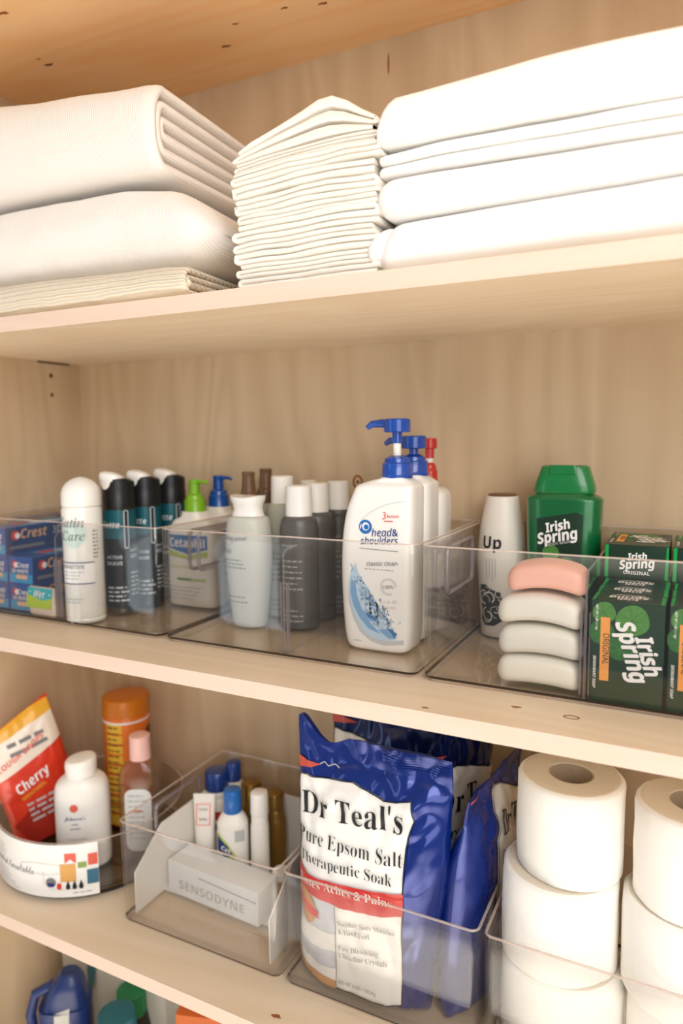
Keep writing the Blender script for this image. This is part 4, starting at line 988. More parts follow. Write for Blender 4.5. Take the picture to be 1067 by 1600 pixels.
def f_s1(s, u, w, i):
    base = S1+sag(s, [(-.26, .0985), (-.2, .0965), (-.12, .0960), (0, .0910), (.3, .0905)])
    h_ = sag(s, [(-.236, .030), (-.225, .036), (-.19, .038), (-.10, .0415), (0, .0435), (.3, .044)])
    return Vector((s-.004*math.cos(w*70), YF+.004+u+.003*nz3(s*6, w*30, 4), base+w/.042*h_+.002*nz3(s*7, u*4, 9)*(w/.042)))
cloth_fold('folded_sheet', spiral(3, .042, .24, .5, .006), .0064, -.232, XE, f_s1, 'white_sateen', 'white folded sheet on the very top of the right stack', 'sheet', 'folded sheets in the right stack', ns=70, round_end=.006)
# ------------------------------------------------------------------ lower shelf: turntable and its contents
TX, TY, TR = -.7420, .6890, .1240
root = empty('turntable', (TX, TY, S3)); tag(root, 'round clear turntable with a white wraparound label in the left corner', 'turntable')
b = MB(); lathe(b, [(.0004, TR-.012), (.0004, TR-.008), (.006, TR-.006), (.007, TR-.010)], 'foot_dark_line', 72); b.build('base', root)
b = MB()
HR = .078
lathe(b, [(.0082, TR-.010), (.0082, TR-.006), (.0095, TR-.0025), (.013, TR-.001), (.04, TR-.0005), (HR-.001, TR), (HR, TR-.0006), (HR, TR-.0018), (HR-.001, TR-.0025), (.04, TR-.003), (.013, TR-.0036), (.0115, TR-.006), (.0110, TR-.012)], 'clear_plastic', 96)
bm = b.bm; ri = b.mi('rim_edge_light'); fi = b.mi('foot_dark_line')
for f in bm.faces:
    zc = f.calc_center_median().z
    if zc > HR-.0012: f.material_index = ri
    elif .0083 < zc < .0110 and len(f.verts) == 4: f.material_index = fi
b.build('tray', root, sharp=60)
mat('tt_label', 'F3F0EA', .45)
mat('photo_blue', '3D6E86', .5); mat('photo_green', '8FA850', .5); mat('photo_amber', 'DCA55A', .5)
b = MB(); R0 = TR+.0005
wm = wrap_map([(0, R0), (1, R0)])
u0, u1 = -.074, .100; v0, v1 = .0075, HR-.0015
def V(fx, fy): return (u0+(u1-u0)*fx, v0+(v1-v0)*fy)
sh = [RECT(u0, v0, u1, v1, 'tt_label', 0),
      TXT('divided turntable', 'ink_grey', V(.06, .42), V(.53, .40), 'script', 2, 1.6, 0),
      TXT('HOME', 'ink_pale', V(.14, .72), V(.22, .72), 'sans', 2), *LINES(V(.14, .6)[0], V(.14, .66)[1], V(.24, .6)[0], 2, .004, .001, 'ink_pale', 2, 3),
      *LINES(V(.12, .3)[0], V(.12, .30)[1], V(.3, .3)[0], 3, .0045, .001, 'ink_pale', 2, 5), *LINES(V(.12, .3)[0], V(.12, .12)[1], V(.42, .3)[0], 2, .0045, .001, 'ink_pale', 2, 6),
      STROKE([(V(.045, .86)[0]+.0042*math.cos(a), V(.045, .86)[1]+.0042*math.sin(a)) for a in [k*.4833 for k in range(13)]], .0016, 'logo_blue', 2, True)]
# picture of a filled turntable
sh += [STROKE([V(.60+.19*math.cos(a), .52+.30*math.sin(a)*.35+.02) for a in [k*.3307 for k in range(19)]], .0006, 'ink_pale', 2, True), STROKE([V(.61, .50), V(.61, .25), V(.66, .16), V(.82, .16), V(.9, .24)], .0006, 'ink_pale', 2),
       RECT(*V(.735, .30), *V(.845, .64), 'photo_amber', 3), RECT(*V(.77, .66), *V(.85, .84), 'ink_red', 3), POLY([V(.775, .66), V(.84, .66), V(.81, .73)], 'ink_white', 4), RECT(*V(.86, .55), *V(.92, .66), 'photo_green', 3),
       RECT(*V(.93, .58), *V(.995, .80), 'ink_red', 3), RECT(*V(.92, .22), *V(.998, .50), 'photo_blue', 3),
       DISC(*V(.665, .29), .0065, 'ink_grey', 4, .006), DISC(*V(.665, .245), .005, 'ink_navy', 5, .003), DISC(*V(.725, .22), .003, 'red_print', 5, .0045)]
for k in range(3): sh.append(POLY([V(.775+.045*k, .16), V(.80+.045*k, .16), V(.803+.045*k, .22), V(.788+.045*k, .33), V(.772+.045*k, .22)], 'ink_black', 5))
sh += LINES(V(.82, .0)[0], V(.8, .07)[1], V(.97, 0)[0], 1, .004, .0018, 'ink_pale', 2, 3)
tl = MB(); tl.add2d(sh, wm, .005, .0002)
tl.build('paper_label', root, (0, 0, 0), (0, 0, math.radians(2)))
ZT = S3+.0118
# talc bottle
mat('talc_white', 'F1ECE4', .4, coat=.2, sss=.1)
x0, y0 = -.7140, .6440
root = empty('talc_bottle', (x0, y0, ZT), math.radians(36)); tag(root, 'white baby powder bottle with a slanted round cap in the turntable', 'bottle')
H = at(125, 1181, y0).z-ZT
pr = smoothp([(0, .030, .022, 0), (.002, .033, .0245, 0), (.01, .0345, .026, 0), (.07, .0350, .0265, 0), (H-.045, .0345, .0260, 0), (H-.033, .0310, .0245, 0), (H-.027, .0240, .0215, 0), (H-.0245, .0205, .0195, 0)], 5)
b = MB(); body(b, pr, 'talc_white', 2.4)
fm = front_map(pr, 2.4)
b.add2d([DISC(-.006, .088, .0052, 'ink_red', 2), TXT('Johnson\u2019s', 'ink_navy', (-.019, .072), (.008, .072), 'script', 2, 1.2), TXT('baby', 'ink_navy', (-.009, .065), (-.001, .065), 'sans', 2), TXT('powder', 'ink_navy', (-.011, .059), (.002, .059), 'sans', 2), *LINES(-.016, .045, .012, 4, .006, .0014, 'ink_pale', 2, 4)], fm, .004, .0003)
b.build('bottle_body', root)
b = MB(); R = []
for z, sc_ in ((H-.0243, 1), (H-.016, 1.0), (H-.010, 1.03), (H-.004, 1.0), (H-.0015, .9), (H-.0005, .6), (H-.0005, .05)):
    rg = ring(z, .0198*sc_, .0198*sc_)
    for p in rg: p.z += (p.x)*.12*(1 if z > H-.012 else .2)
    R.append(rg)
b.loft(R, 'talc_white'); b.build('cap', root)
# orange canister
mat('can_orange', 'E5741A', .45, coat=.2); mat('lid_orange', 'C9720F', .4, coat=.2); mat('can_yellow', 'E8B93C', .5); mat('can_red', 'B5381A', .5); mat('can_brown', '6A3A1E', .5)
x0, y0, r = -.7385, .7550, .0328
root = empty('canister', (x0, y0, ZT), 0); tag(root, 'tall orange canister with an amber screw lid at the back of the turntable', 'canister')
H = at(202, 1090, y0).z-ZT+.004; hl = H-.026
b = MB(); lathe(b, [(0, r-.003), (.001, r-.001), (.003, r), (hl-.004, r), (hl-.001, r-.001), (hl+.001, r-.002)], 'can_orange', 56)
wm = wrap_map([(0, r), (1, r)], 1.30)
sh = [RECT(-.050, .004, -.024, hl-.006, 'can_yellow', 0), RECT(-.07, hl-.008, .07, hl-.005, 'ink_white', 1), DISC(.020, hl-.026, .008, 'can_brown', 2), RECT(.016, .05, .040, hl-.034, 'can_yellow', 0)]
for k in range(9): sh.append(RECT(-.050, .02+.015*k, -.024, .0225+.015*k, 'can_red' if k % 2 else 'can_orange', 2))
sh += LINES(-.047, .150, -.027, 16, .0085, .002, 'can_brown', 3, 8)
b.add2d(sh, wm, .005, .0003); b.build('canister_body', root)
b = MB(); grooved_cap(b, hl+.0012, H, r+.0012, r+.0008, 'lid_orange', ribs=60, amp=.0003); b.build('lid', root)
# baby oil bottle
clear('oil_clear', (.93, .84, .74, 1), 1.0)
clear('oil_plastic', (.86, .78, .70, 1), 1.2, .10, 'C9A58A')
mat('cap_pink', 'EFBFB4', .4, coat=.2); mat('oil_label', 'E6E4E0', .5)
x0, y0 = -.6585, .6960
root = empty('oil_bottle', (x0, y0, ZT), math.radians(30)); tag(root, 'clear baby oil bottle with a pink cap and pale rounded label', 'bottle')
H = at(222, 1148, y0).z-ZT; hb = at(222, 1184, y0).z-ZT
pr = smoothp([(0, .026, .015, 0), (.002, .0285, .0165, 0), (.03, .0295, .0180, 0), (.08, .0300, .0180, 0), (hb-.030, .0300, .0180, 0), (hb-.014, .0265, .017, 0), (hb-.004, .0170, .0145, 0), (hb, .0120, .0120, 0)], 5)
b = MB(); body(b, pr, 'oil_plastic', 2.6)
b.add2d([RRECT(-.0195, .010, .0165, hb-.036, .012, 'oil_label', 1), *LINES(-.014, hb-.046, .012, 9, .0075, .0018, 'ink_pale', 3, 6), *LINES(-.010, hb-.068, .008, 1, .0075, .003, 'ink_red', 3, 6)], front_map(pr, 2.6), .004, .0004)
b.build('bottle_body', root)
b = MB(); grooved_cap(b, hb, H, .0142, .0138, 'cap_pink', ribs=40, amp=.0003); b.build('cap', root)
# red sweets bag leaning on the wall
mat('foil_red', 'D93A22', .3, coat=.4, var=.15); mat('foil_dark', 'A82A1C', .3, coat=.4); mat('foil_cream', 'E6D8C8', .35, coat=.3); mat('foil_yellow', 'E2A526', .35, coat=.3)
def pouch(name, W, H, D, mt, loc, rot, label, cat, deco, group=None, lean=0, seed=0, top=.06, wr=1.0, topz=None, gus=0, n=(64, 90), curl=0, taper=0):
    """soft filled pouch with flat sealed top; front faces -y"""
    def thick(u, v):
        a = 1-abs(2*u-1)**(3.2); s_ = 1 if v < .55 else max(0, 1-((v-.55)/(1-top-.55))**1.7) if v < 1-top else 0
        s_ = min(s_, (min(1, v/.05+.45)))
        return D/2*max(0, a)**.55*s_
    def wrk(u, v):
        f = min(1, 6*min(u, 1-u)+.25)
        a = nz3(u*3.2+v*1.5, v*4.0, seed)*.0045+abs(nz3(u*6-v*4, v*7+u*3, seed+1))*.0040+nz3(u*15, v*11, seed+2)*.0010
        k = min(1, max(0, (v-.58)/.26)); k = .45+.55*k*k*(3-2*k)
        return wr*a*f*(k+.5*max(0, abs(2*u-1)-.5))
    hx = topz or (lambda u: 1)
    def pos(u, v, side, off=0):
        w_ = 1-.05*math.sin(math.pi*min(1, v*1.2))*(.3)+.02*nz3(v*5, u, seed+9)*(1 if 0 < u < 1 else 1)
        x = (u-.5)*W*w_-taper*max(0, 1-v/.6)*max(0, u-.5)*2; z = v*H*(1+(hx(u)-1)*v**3)
        y = side*(thick(u, v)+.0006)-(wrk(u, v) if side < 0 else -wrk(u, v+3)*.6)+lean*v*v+curl*(abs(2*u-1)**2)*(v**4)
        if v > 1-top and side < 0: y -= .0007*math.sin(u*W*2500)*0
        return Vector((x, y-off if side < 0 else y+off, z))
    b = MB(); nu, nv = n; i = b.mi(mt); g = []
    for side in (-1, 1):
        G = [[b.bm.verts.new(pos(a/nu, c/nv, side)) for a in range(nu+1)] for c in range(nv+1)]; g.append(G)
        for c in range(nv):
            for a in range(nu):
                q = (G[c][a], G[c][a+1], G[c+1][a+1], G[c+1][a]); f = b.bm.faces.new(q if side < 0 else q[::-1]); f.material_index = i
    A, B_ = g
    for c in range(nv):
        for a, s_ in ((0, 1), (nu, -1)):
            q = (A[c][a], A[c+1][a], B_[c+1][a], B_[c][a]); f = b.bm.faces.new(q if s_ > 0 else q[::-1]); f.material_index = i
    for a in range(nu):
        f = b.bm.faces.new((A[0][a+1], A[0][a], B_[0][a], B_[0][a+1])); f.material_index = i
        f = b.bm.faces.new((A[nv][a], A[nv][a+1], B_[nv][a+1], B_[nv][a])); f.material_index = i
    def fm(x, z, e):
        u = min(.998, max(.002, x/W+.5)); v = z/H
        for _ in range(4):
            p = pos(u, v, -1); u = min(.999, max(.001, u+(x-p.x)/W)); v = min(.999, max(.001, v+(z-p.z)/H))
        return pos(u, v, -1, e)
    sh = deco(fm)
    if sh: b.add2d(sh, fm, .0040, .00045)
    o = b.build(name, None, loc, rot, sharp=55)
    return tag(o, label, cat, group)
def sweets(fm):
    W, H = .098, .190
    sh = [POLY([(-.048, H-.030), (.048, H-.002), (.048, H-.060), (-.048, H-.085)], 'foil_cream', 0), POLY([(-.048, H-.012), (.048, H-.001), (.048, H-.020), (-.048, H-.040)], 'foil_yellow', 1),
          TXT('COUGH DROPS', 'ink_red', (-.040, H-.072), (.028, H-.050), 'sbi', 2), *LINES(-.02, H-.045, .04, 2, .012, .005, 'ink_grey', 2, 4),
          TXT('Cherry', 'ink_white', (-.026, H-.110), (.020, H-.098), 'sbi', 2, 1.3), TXT('MENTHOL', 'foil_yellow', (-.024, H-.120), (.010, H-.111), 'sbold', 2), *LINES(-.022, H-.130, .036, 4, .008, .0035, 'ink_pale', 2, 7),
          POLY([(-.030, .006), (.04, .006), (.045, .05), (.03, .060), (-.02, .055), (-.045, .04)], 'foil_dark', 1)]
    return sh
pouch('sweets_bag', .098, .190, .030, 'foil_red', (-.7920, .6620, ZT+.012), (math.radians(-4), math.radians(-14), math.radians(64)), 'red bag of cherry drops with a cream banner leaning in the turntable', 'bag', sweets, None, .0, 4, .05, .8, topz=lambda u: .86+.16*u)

# ------------------------------------------------------------------ lower shelf: bin with the white tray
mat('frosted', 'E9E4DC', .5); mat('sens_box', 'E4E4E2', .45); mat('cream_white', 'EFE9E0', .4); mat('cap_blue', '1F67B4', .3, coat=.4); mat('cap_navy', '15397E', .3, coat=.5); mat('gold', '8D6B33', .3, metal=.7); mat('pinkframe', 'F08C78', .5); mat('met_grey', 'B9B6B0', .5)
# white open tray made of thin board with sloping sides
TX0, TX1, TY0, TY1 = -.585, -.392, .600, .780
root = empty('organizer_tray', ((TX0+TX1)/2, (TY0+TY1)/2, ZB3)); tag(root, 'white open tray with sloping sides standing inside the clear bin', 'tray')
w_, d_ = (TX1-TX0)/2, (TY1-TY0)/2
def panel(s_):
    b = MB(); x = s_*w_
    pts = [(-d_+.004, .0), (d_, .0), (d_, .100), (-d_+.045, .084), (-d_+.004, .050)]
    pts = [(-d_, .0003), (d_, .0003), (d_, .092), (-d_+.050, .090), (-d_, .052)]
    b.loft([[Vector((x-s_*.0018, y, z)) for y, z in pts], [Vector((x, y, z)) for y, z in pts]], 'frosted'); bmesh.ops.recalc_face_normals(b.bm, faces=b.bm.faces[:])
    b.build('side_panel', root)
panel(-1); panel(1)
b = MB(); b.box(-w_+.002, w_-.002, -d_+.05, d_, .0003, .0018, 'frosted'); b.build('tray_floor', root)
b = MB(); b.box(-w_+.002, w_-.002, d_-.0018, d_, .002, .09, 'frosted'); b.build('back_panel', root)
ZR = ZB3+.0020
# toothpaste carton
root = empty('toothpaste_carton', (-.5040, .6640, ZR)); root.rotation_euler = (0, 0, math.radians(-3)); tag(root, 'pale toothpaste carton with grey lettering lying at the front of the tray', 'box')
b = MB(); b.box(-.070, .070, -.019, .021, 0, .042, 'sens_box', .0012)
b.add2d([TXT('SENSODYNE', 'met_grey', (-.052, .010), (.050, .010), 'sbold', 1, .9), STROKE([(-.02, .033), (.068, .029)], .0010, 'ink_grey', 1)], lambda u, v, e: Vector((u, -.019-e, v)), None, .0002)
b.build('carton', root)
def smalltube(x, y, z0, top, w1, label):
    H = top-z0; root = empty('cream_tube', (x, y, z0)); root.rotation_euler = (0, 0, math.radians(25)); tag(root, label, 'tube')
    b = MB(); R = [ring(0, .0105), ring(.014, .0108), ring(.016, .0125)]
    for t in (.1, .3, .5, .7, .85, .95, 1): R.append(ring(.016+(H-.016)*t, .0125+(w1-.0125)*t, max(.0125*(1-t**1.6), .0012), 2+t))
    b.loft(R, 'cream_white')
    b.add2d([STROKE([(-.009, H*.62), (.009, H*.62), (.009, H*.88), (-.009, H*.88)], .0016, 'pinkframe', 2, True), TXT('HAND', 'ink_grey', (-.006, H*.80), (.006, H*.80), 'sans', 2), TXT('balm', 'ink_grey', (-.005, H*.68), (.005, H*.68), 'sbold', 2)],
            lambda u, v, e: Vector((u, -max(.0125*(1-((v-.016)/(H-.016))**1.6), .0012)-.0012-e, v)), None, .0004)
    b.build('tube_body', root)
# things standing behind the carton, heights read off their tops
def p_at(px, Y): return at(px, 1250, Y).x
def topz(px, py, Y): return at(px, py, Y).z
smalltube(p_at(319, .712), .712, ZR, topz(319, 1240, .712), .0145, 'white squeeze tube with a coral framed label standing in the tray')
def smallbottle(x, y, r, ry, top, caph, capr, bm_, cm, label, deco=None, name='lotion_bottle', rz=.5, cat='bottle', group=None):
    H = top-ZR; hb = H-caph
    root = empty(name, (x, y, ZR), rz); tag(root, label, cat, group)
    pr = smoothp([(0, r-.003, ry-.003, 0), (.0015, r-.001, ry-.001, 0), (.005, r, ry, 0), (hb-.022, r, ry, 0), (hb-.012, r*.92, ry*.95, 0), (hb-.004, (r+capr)*.46, capr*.95, 0), (hb, capr*.85, capr*.85, 0)], 4)
    b = MB(); body(b, pr, bm_, 2.3, 40)
    if deco: b.add2d(deco(pr, hb), front_map(pr, 2.3), .003, .0003)
    b.build('bottle_body', root)
    b = MB(); lathe(b, [(hb-.0005, capr), (hb+.001, capr*1.03), (H-.003, capr), (H-.001, capr*.94), (H, capr*.8)], cm, 32); b.build('cap', root)
def dec_small(pr, hb): return [POLY([(-.019, hb-.045), (-.019, hb-.024), (-.006, hb-.036), (.004, hb-.052), (.004, hb-.060), (-.010, hb-.058)], 'cet_lime', 1), POLY([(-.019, hb-.047), (-.019, hb-.028), (-.006, hb-.040), (.002, hb-.054), (-.010, hb-.056)], 'ink_navy', 2), RECT(.004, hb-.035, .016, hb-.020, 'ink_pale', 2), TXT('Cet', 'ink_white', (-.015, hb-.045), (-.003, hb-.050), 'sbold', 3)]
smallbottle(p_at(363, .712), .712, .0205, .0150, topz(360, 1231, .712), .030, .0115, 'cream_white', 'cap_blue', 'small white lotion bottle with a bright blue cap in the tray', dec_small)
smallbottle(p_at(405, .715), .715, .0118, .0118, topz(405, 1236, .715), .030, .0112, 'cream_white', 'white_plastic', 'slim plain white tube bottle at the right of the tray', None, 'roll_on_bottle')
smallbottle(p_at(340, .7490), .7490, .0215, .0145, topz(340, 1202, .7490), .026, .0165, 'cream_white', 'cap_navy', 'white bottle with a navy domed cap behind the coral labelled tube', lambda pr, hb: [RECT(-.018, hb-.040, .018, hb-.028, 'can_red', 1), TXT('DRY', 'ink_black', (-.012, hb-.055), (.012, hb-.055), 'sbold', 2)])
smallbottle(p_at(366, .7630), .7630, .0185, .0095, topz(366, 1186, .7680), .026, .0105, 'cream_white', 'cap_navy', 'white bottle with a dark navy cap, furthest back in the tray', None, rz=.1)
for px, py, yy, rr, lab in ((393, 1220, .7450, .0160, 'gold topped jar bottle behind the slim white tube bottle'), (429, 1236, .7490, .0150, 'gold topped bottle in the right rear corner of the tray')):
    smallbottle(p_at(px, yy), yy, rr, rr*.85, topz(px, py, yy), .022, rr*.82, 'gold', 'gold', lab, None, 'perfume_bottle', .3, 'bottle', 'gold topped bottles in the white tray')
# clear lidded sample pot lying between
x0 = p_at(378, .690)
root = empty('sample_jar', (-.4380, .700, ZR)); tag(root, 'small clear sample jar with a cream lid low in the tray', 'jar')
b = MB(); lathe(b, [(0, .011), (.002, .0125), (.026, .0125), (.028, .011)], 'oil_clear', 28); b.build('jar_body', root)
b = MB(); lathe(b, [(.0285, .012), (.036, .012), (.037, .011)], 'cream_white', 28); b.build('lid', root)

# ------------------------------------------------------------------ lower shelf: salt bags
mat('foil_blue', '0F2C80', .2, metal=.35, coat=.5, var=.1, vscale=12); mat('foil_navy', '101F55', .25, metal=.35, coat=.4); mat('bag_white', 'EDEAE4', .32, coat=.3); mat('bag_red', 'CE2B26', .35, coat=.3); mat('bag_brown', '8E5E32', .5); mat('bag_tan', 'C98E5A', .45, var=.3, vscale=90); mat('salt_grey', 'C9CBD0', .5); mat('fin_red', 'C2503F', .35, coat=.3)
BW, BHt = .168, .272
bx, by = -.2795, .6230
def salt_front(fm):
    Yf = by-.022
    def P(px, py): q = at(px, py, Yf); return (q.x-bx, q.z-ZB3)
    def PP(l): return [P(*k) for k in l]
    out = [(459, 1216), (500, 1222), (544, 1229), (570, 1244), (595, 1256), (615, 1259), (639, 1257), (645, 1287), (638, 1310), (635, 1325), (634, 1362), (632, 1437), (630, 1567), (600, 1565), (551, 1546), (515, 1532), (487, 1518), (468, 1504), (459, 1492), (461, 1437), (462, 1340), (465, 1305), (458, 1280), (461, 1250), (456, 1232)]
    sh = [POLY(PP(out), 'bag_white', 0), STROKE(PP([(x, y) for x, y in out]), .0012, 'ink_black', 3, True)]
    sh += [TXT("Dr Teal's", 'ink_black', P(468, 1272), P(630, 1303), 'bold', 5, 1.12, -.004),
           TXT('Pure Epsom Salt', 'ink_black', P(463, 1310), P(631, 1352), 'bold', 5, 1.25, -.014),
           TXT('Therapeutic Soak', 'ink_black', P(468, 1341), P(617, 1378), 'bold', 5, 1.2, -.014)]
    sh += [POLY(PP([(461, 1343), (468, 1354), (480, 1361), (520, 1371), (560, 1380), (600, 1387), (634, 1391), (633, 1426), (600, 1423), (560, 1416), (520, 1403), (480, 1388), (461, 1378)]), 'bag_red', 4),
           TXT('Eases Aches & Pains', 'bag_white', P(468, 1372), P(618, 1410), 'bold', 6, 1.0, -.010)]
    sh += [POLY(PP([(462, 1380), (480, 1389), (530, 1406), (530, 1460), (530, 1537), (510, 1530), (485, 1516), (460, 1490)]), 'salt_grey', 2),
           POLY(PP([(460, 1420), (480, 1440), (505, 1450), (530, 1452), (530, 1480), (500, 1478), (475, 1466), (460, 1455)]), 'bag_white', 3),
           POLY(PP([(460, 1470), (478, 1490), (505, 1502), (530, 1508), (530, 1537), (510, 1530), (485, 1516), (460, 1490)]), 'bag_white', 3),
           POLY(PP([(460, 1486), (478, 1503), (502, 1516), (530, 1526), (530, 1537), (510, 1530), (485, 1516), (460, 1495)]), 'bag_tan', 4),
           POLY(PP([(464, 1384), (475, 1382), (487, 1390), (496, 1404), (499, 1420), (494, 1434), (485, 1439), (476, 1432), (468, 1416), (463, 1400)]), 'bag_tan', 5),
           POLY(PP([(461, 1386), (470, 1392), (488, 1408), (504, 1420), (500, 1424), (505, 1430), (490, 1424), (474, 1410), (461, 1400)]), 'bag_red', 6),
           STROKE(PP([(530, 1408), (530, 1470), (530, 1537)]), .0005, 'ink_black', 5)]
    sh += [TXT('Soothes Sore Muscles', 'ink_grey', P(535, 1436), P(622, 1454), 'bold', 5, 1.15, -.004), TXT('& Tired Feet', 'ink_grey', P(535, 1450), P(583, 1459), 'bold', 5, 1.15, -.004),
           TXT('Fast Dissolving,', 'ink_grey', P(535, 1476), P(597, 1488), 'bold', 5, 1.15, -.004), TXT('Ultra-fine Crystals', 'ink_grey', P(535, 1488), P(609, 1504), 'bold', 5, 1.15, -.004),
           TXT('NET WT 6 LBS / 2.72 Kg', 'ink_grey', P(534, 1529), P(592, 1547), 'sans', 5, 1.3)]
    for k in range(8): sh.append(STROKE([(.012+.004*math.sin(k*2), BHt*(.915+.0085*k)), (.045, BHt*(.912+.0085*k)), (BW/2-.003, BHt*(.905+.0085*k))], .0009, 'foil_blue', 3))
    sh += [POLY(PP([(453, 1188), (470, 1196), (492, 1203), (478, 1206), (455, 1207)]), 'fin_red', 2), STROKE(PP([(490, 1202), (497, 1199), (503, 1206), (510, 1205), (520, 1210)]), .0010, 'ink_pale', 3)]
    return sh
def tz1(u): return .985+.06*math.exp(-((u-.03)/.07)**2)-.035*math.exp(-((u-.22)/.1)**2)-.02*u
pouch('salt_bag', BW, BHt, .054, 'foil_blue', (bx, by, ZB3), (0, 0, math.radians(0)), 'blue salt bag facing forward with a full white label', 'bag', salt_front, 'blue salt bags packed in the bin', .0, 1, .10, 2.0, tz1, taper=.020)
SB = dict(wr=1.25)
def salt_plain(flip, sx=1, ox=0):
    def f(fm):
        W, H = BW, BHt
        out = [(-.070, .222), (-.03, .218), (.0, .209), (.03, .199), (.05, .196), (.072, .198), (.076, .175), (.070, .150), (.070, .012), (.03, .004), (-.03, .02), (-.072, .05), (-.070, .15), (-.066, .18), (-.073, .20)]
        out = [(x*sx+ox, z) for x, z in out]; g = lambda p: (p[0]*sx+ox, p[1])
        sh = [POLY(out, 'bag_white', 0), STROKE(out, .0014, 'ink_black', 3, True),
              TXT("Dr Teal's", 'ink_black', g((-.058, .172)), g((.062, .160)), 'bold', 5, 1.15/sx), TXT('Pure Epsom Salt', 'ink_black', g((-.062, .142)), g((.064, .130)), 'bold', 5, 1.25/sx, -.012), TXT('Therapeutic Soak', 'ink_black', g((-.058, .118)), g((.052, .107)), 'bold', 5, 1.2/sx, -.012),
              POLY([g((-.069, .106)), g((.068, .088)), g((.068, .064)), g((-.069, .082))], 'bag_red', 4), *LINES(-.01, .05, .05, 4, .009, .003, 'ink_grey', 5, 3), POLY([(-.083, .243), (-.04, .232), (-.083, .226)], 'fin_red', 2)]
        return sh
    return f
pouch('salt_bag', .150, BHt*.965, .044, 'foil_navy', (-.3080, .7270, ZB3+.001), (math.radians(-2), 0, math.radians(-3)), 'blue salt bag right behind the front one, only its top showing', 'bag', salt_plain(False), 'blue salt bags packed in the bin', 0, 23, .07, 1.3, lambda u: 1.05-.05*u)
pouch('salt_bag', .145, .235, .050, 'foil_blue', (-.1880, .6880, ZB3+.001), (0, 0, math.radians(82)), 'blue salt bag standing edge on beside the toilet rolls', 'bag', salt_plain(False, .62, .022), 'blue salt bags packed in the bin', -.022, 31, .08, 1.3, lambda u: .98+.04*u)
pouch('salt_bag', .118, .268, .026, 'foil_navy', (-.2230, .7340, ZB3+.001), (0, 0, math.radians(74)), 'dark blue salt bag at the rear, between two other bags', 'bag', salt_plain(False), 'blue salt bags packed in the bin', -.010, 43, .07, 1.3, lambda u: 1.0+.03*u)

# ------------------------------------------------------------------ lower shelf: toilet rolls
mat('tissue_top', 'DDD3C2', .95, .05, bump=.6, bscale=160)
def roll(x, y, z, r, h, label, seam, squash=1.0, seed=0):
    root = empty('toilet_roll', (x, y, z), seam); tag(root, label, 'toilet roll', 'toilet rolls in the right bin')
    b = MB(); seg = 96; R = []; i = 0
    def rr(a, zq, rad): # layered outer sheet ends in a small step
        st = .0010*(1-((a/(2*math.pi)) % 1))
        return rad+st+.0010*nz3(math.cos(a)*1.5, math.sin(a)*1.5, zq*30+seed)+.0005*nz3(math.cos(a)*6, math.sin(a)*6, zq*60+seed)
    for zq, q in ((0, -.0045), (.0008, -.0018), (.003, -.0002), (h*.25, 0), (h*.5, .0003), (h*.75, 0), (h-.003, -.0002), (h-.0009, -.0018), (h, -.0045)):
        R.append([Vector((rr(2*math.pi*k/seg, zq, r-.0012+q)*math.cos(2*math.pi*k/seg), squash*rr(2*math.pi*k/seg, zq, r-.0012+q)*math.sin(2*math.pi*k/seg), zq)) for k in range(seg)])
    rc = .0205
    N = 12
    top = []
    for j in range(1, N+1):
        rad = r-.0057-(r-.0057-rc)*j/N
        top.append([Vector((rad*math.cos(2*math.pi*k/seg), squash*rad*math.sin(2*math.pi*k/seg), h+.0005*(j % 2)-.0002*j/N)) for k in range(seg)])
    R += top
    R.append([Vector((rc*math.cos(2*math.pi*k/seg), squash*rc*math.sin(2*math.pi*k/seg), 0)) for k in range(seg)])
    R.append(R[0])
    sm = {8+j: 'tissue_top' for j in range(N)}; sm[len(R)-2] = 'tissue_top'
    b.loft([[p.copy() for p in g] for g in R], 'tissue', False, False, segm=sm)
    bmesh.ops.remove_doubles(b.bm, verts=b.bm.verts[:], dist=1e-6)
    b.build('paper', root, sharp=50)
    b = MB(); c = [ring(zq, rc-.0003, (rc-.0003)*squash) for zq in (.0006, h-.0006)]+[ring(zq, rc-.0014, (rc-.0014)*squash) for zq in (h-.0006, .0006)]
    c.append([p.copy() for p in c[0]])
    b.loft(c, 'card_core', False, False); b.build('core', root)
    return root
hr = .0871
roll(-.0940, .6475, ZB3, .0562, hr, 'white toilet roll at the bottom of the left stack', 1.2, seed=1)
roll(-.0975, .6455, ZB3+hr+.0004, .0530, hr, 'white toilet roll in the middle of the left stack', -.5, seed=2)
roll(-.0903, .6500, ZB3+2*hr+.0008, .0492, hr, 'white toilet roll on top of the left stack, its hollow core showing', 2.2, .97, seed=3)
roll(.0170, .6450, ZB3, .0530, hr, 'white toilet roll at the bottom of the right stack', .3, seed=4)
roll(.0110, .6440, ZB3+hr+.0004, .0535, hr, 'white toilet roll in the middle of the right stack', 2.9, seed=5)
roll(.0128, .6420, ZB3+2*hr+.0008, .0480, hr, 'white toilet roll on top of the right stack, cut by the photo edge', 3.3, seed=6)

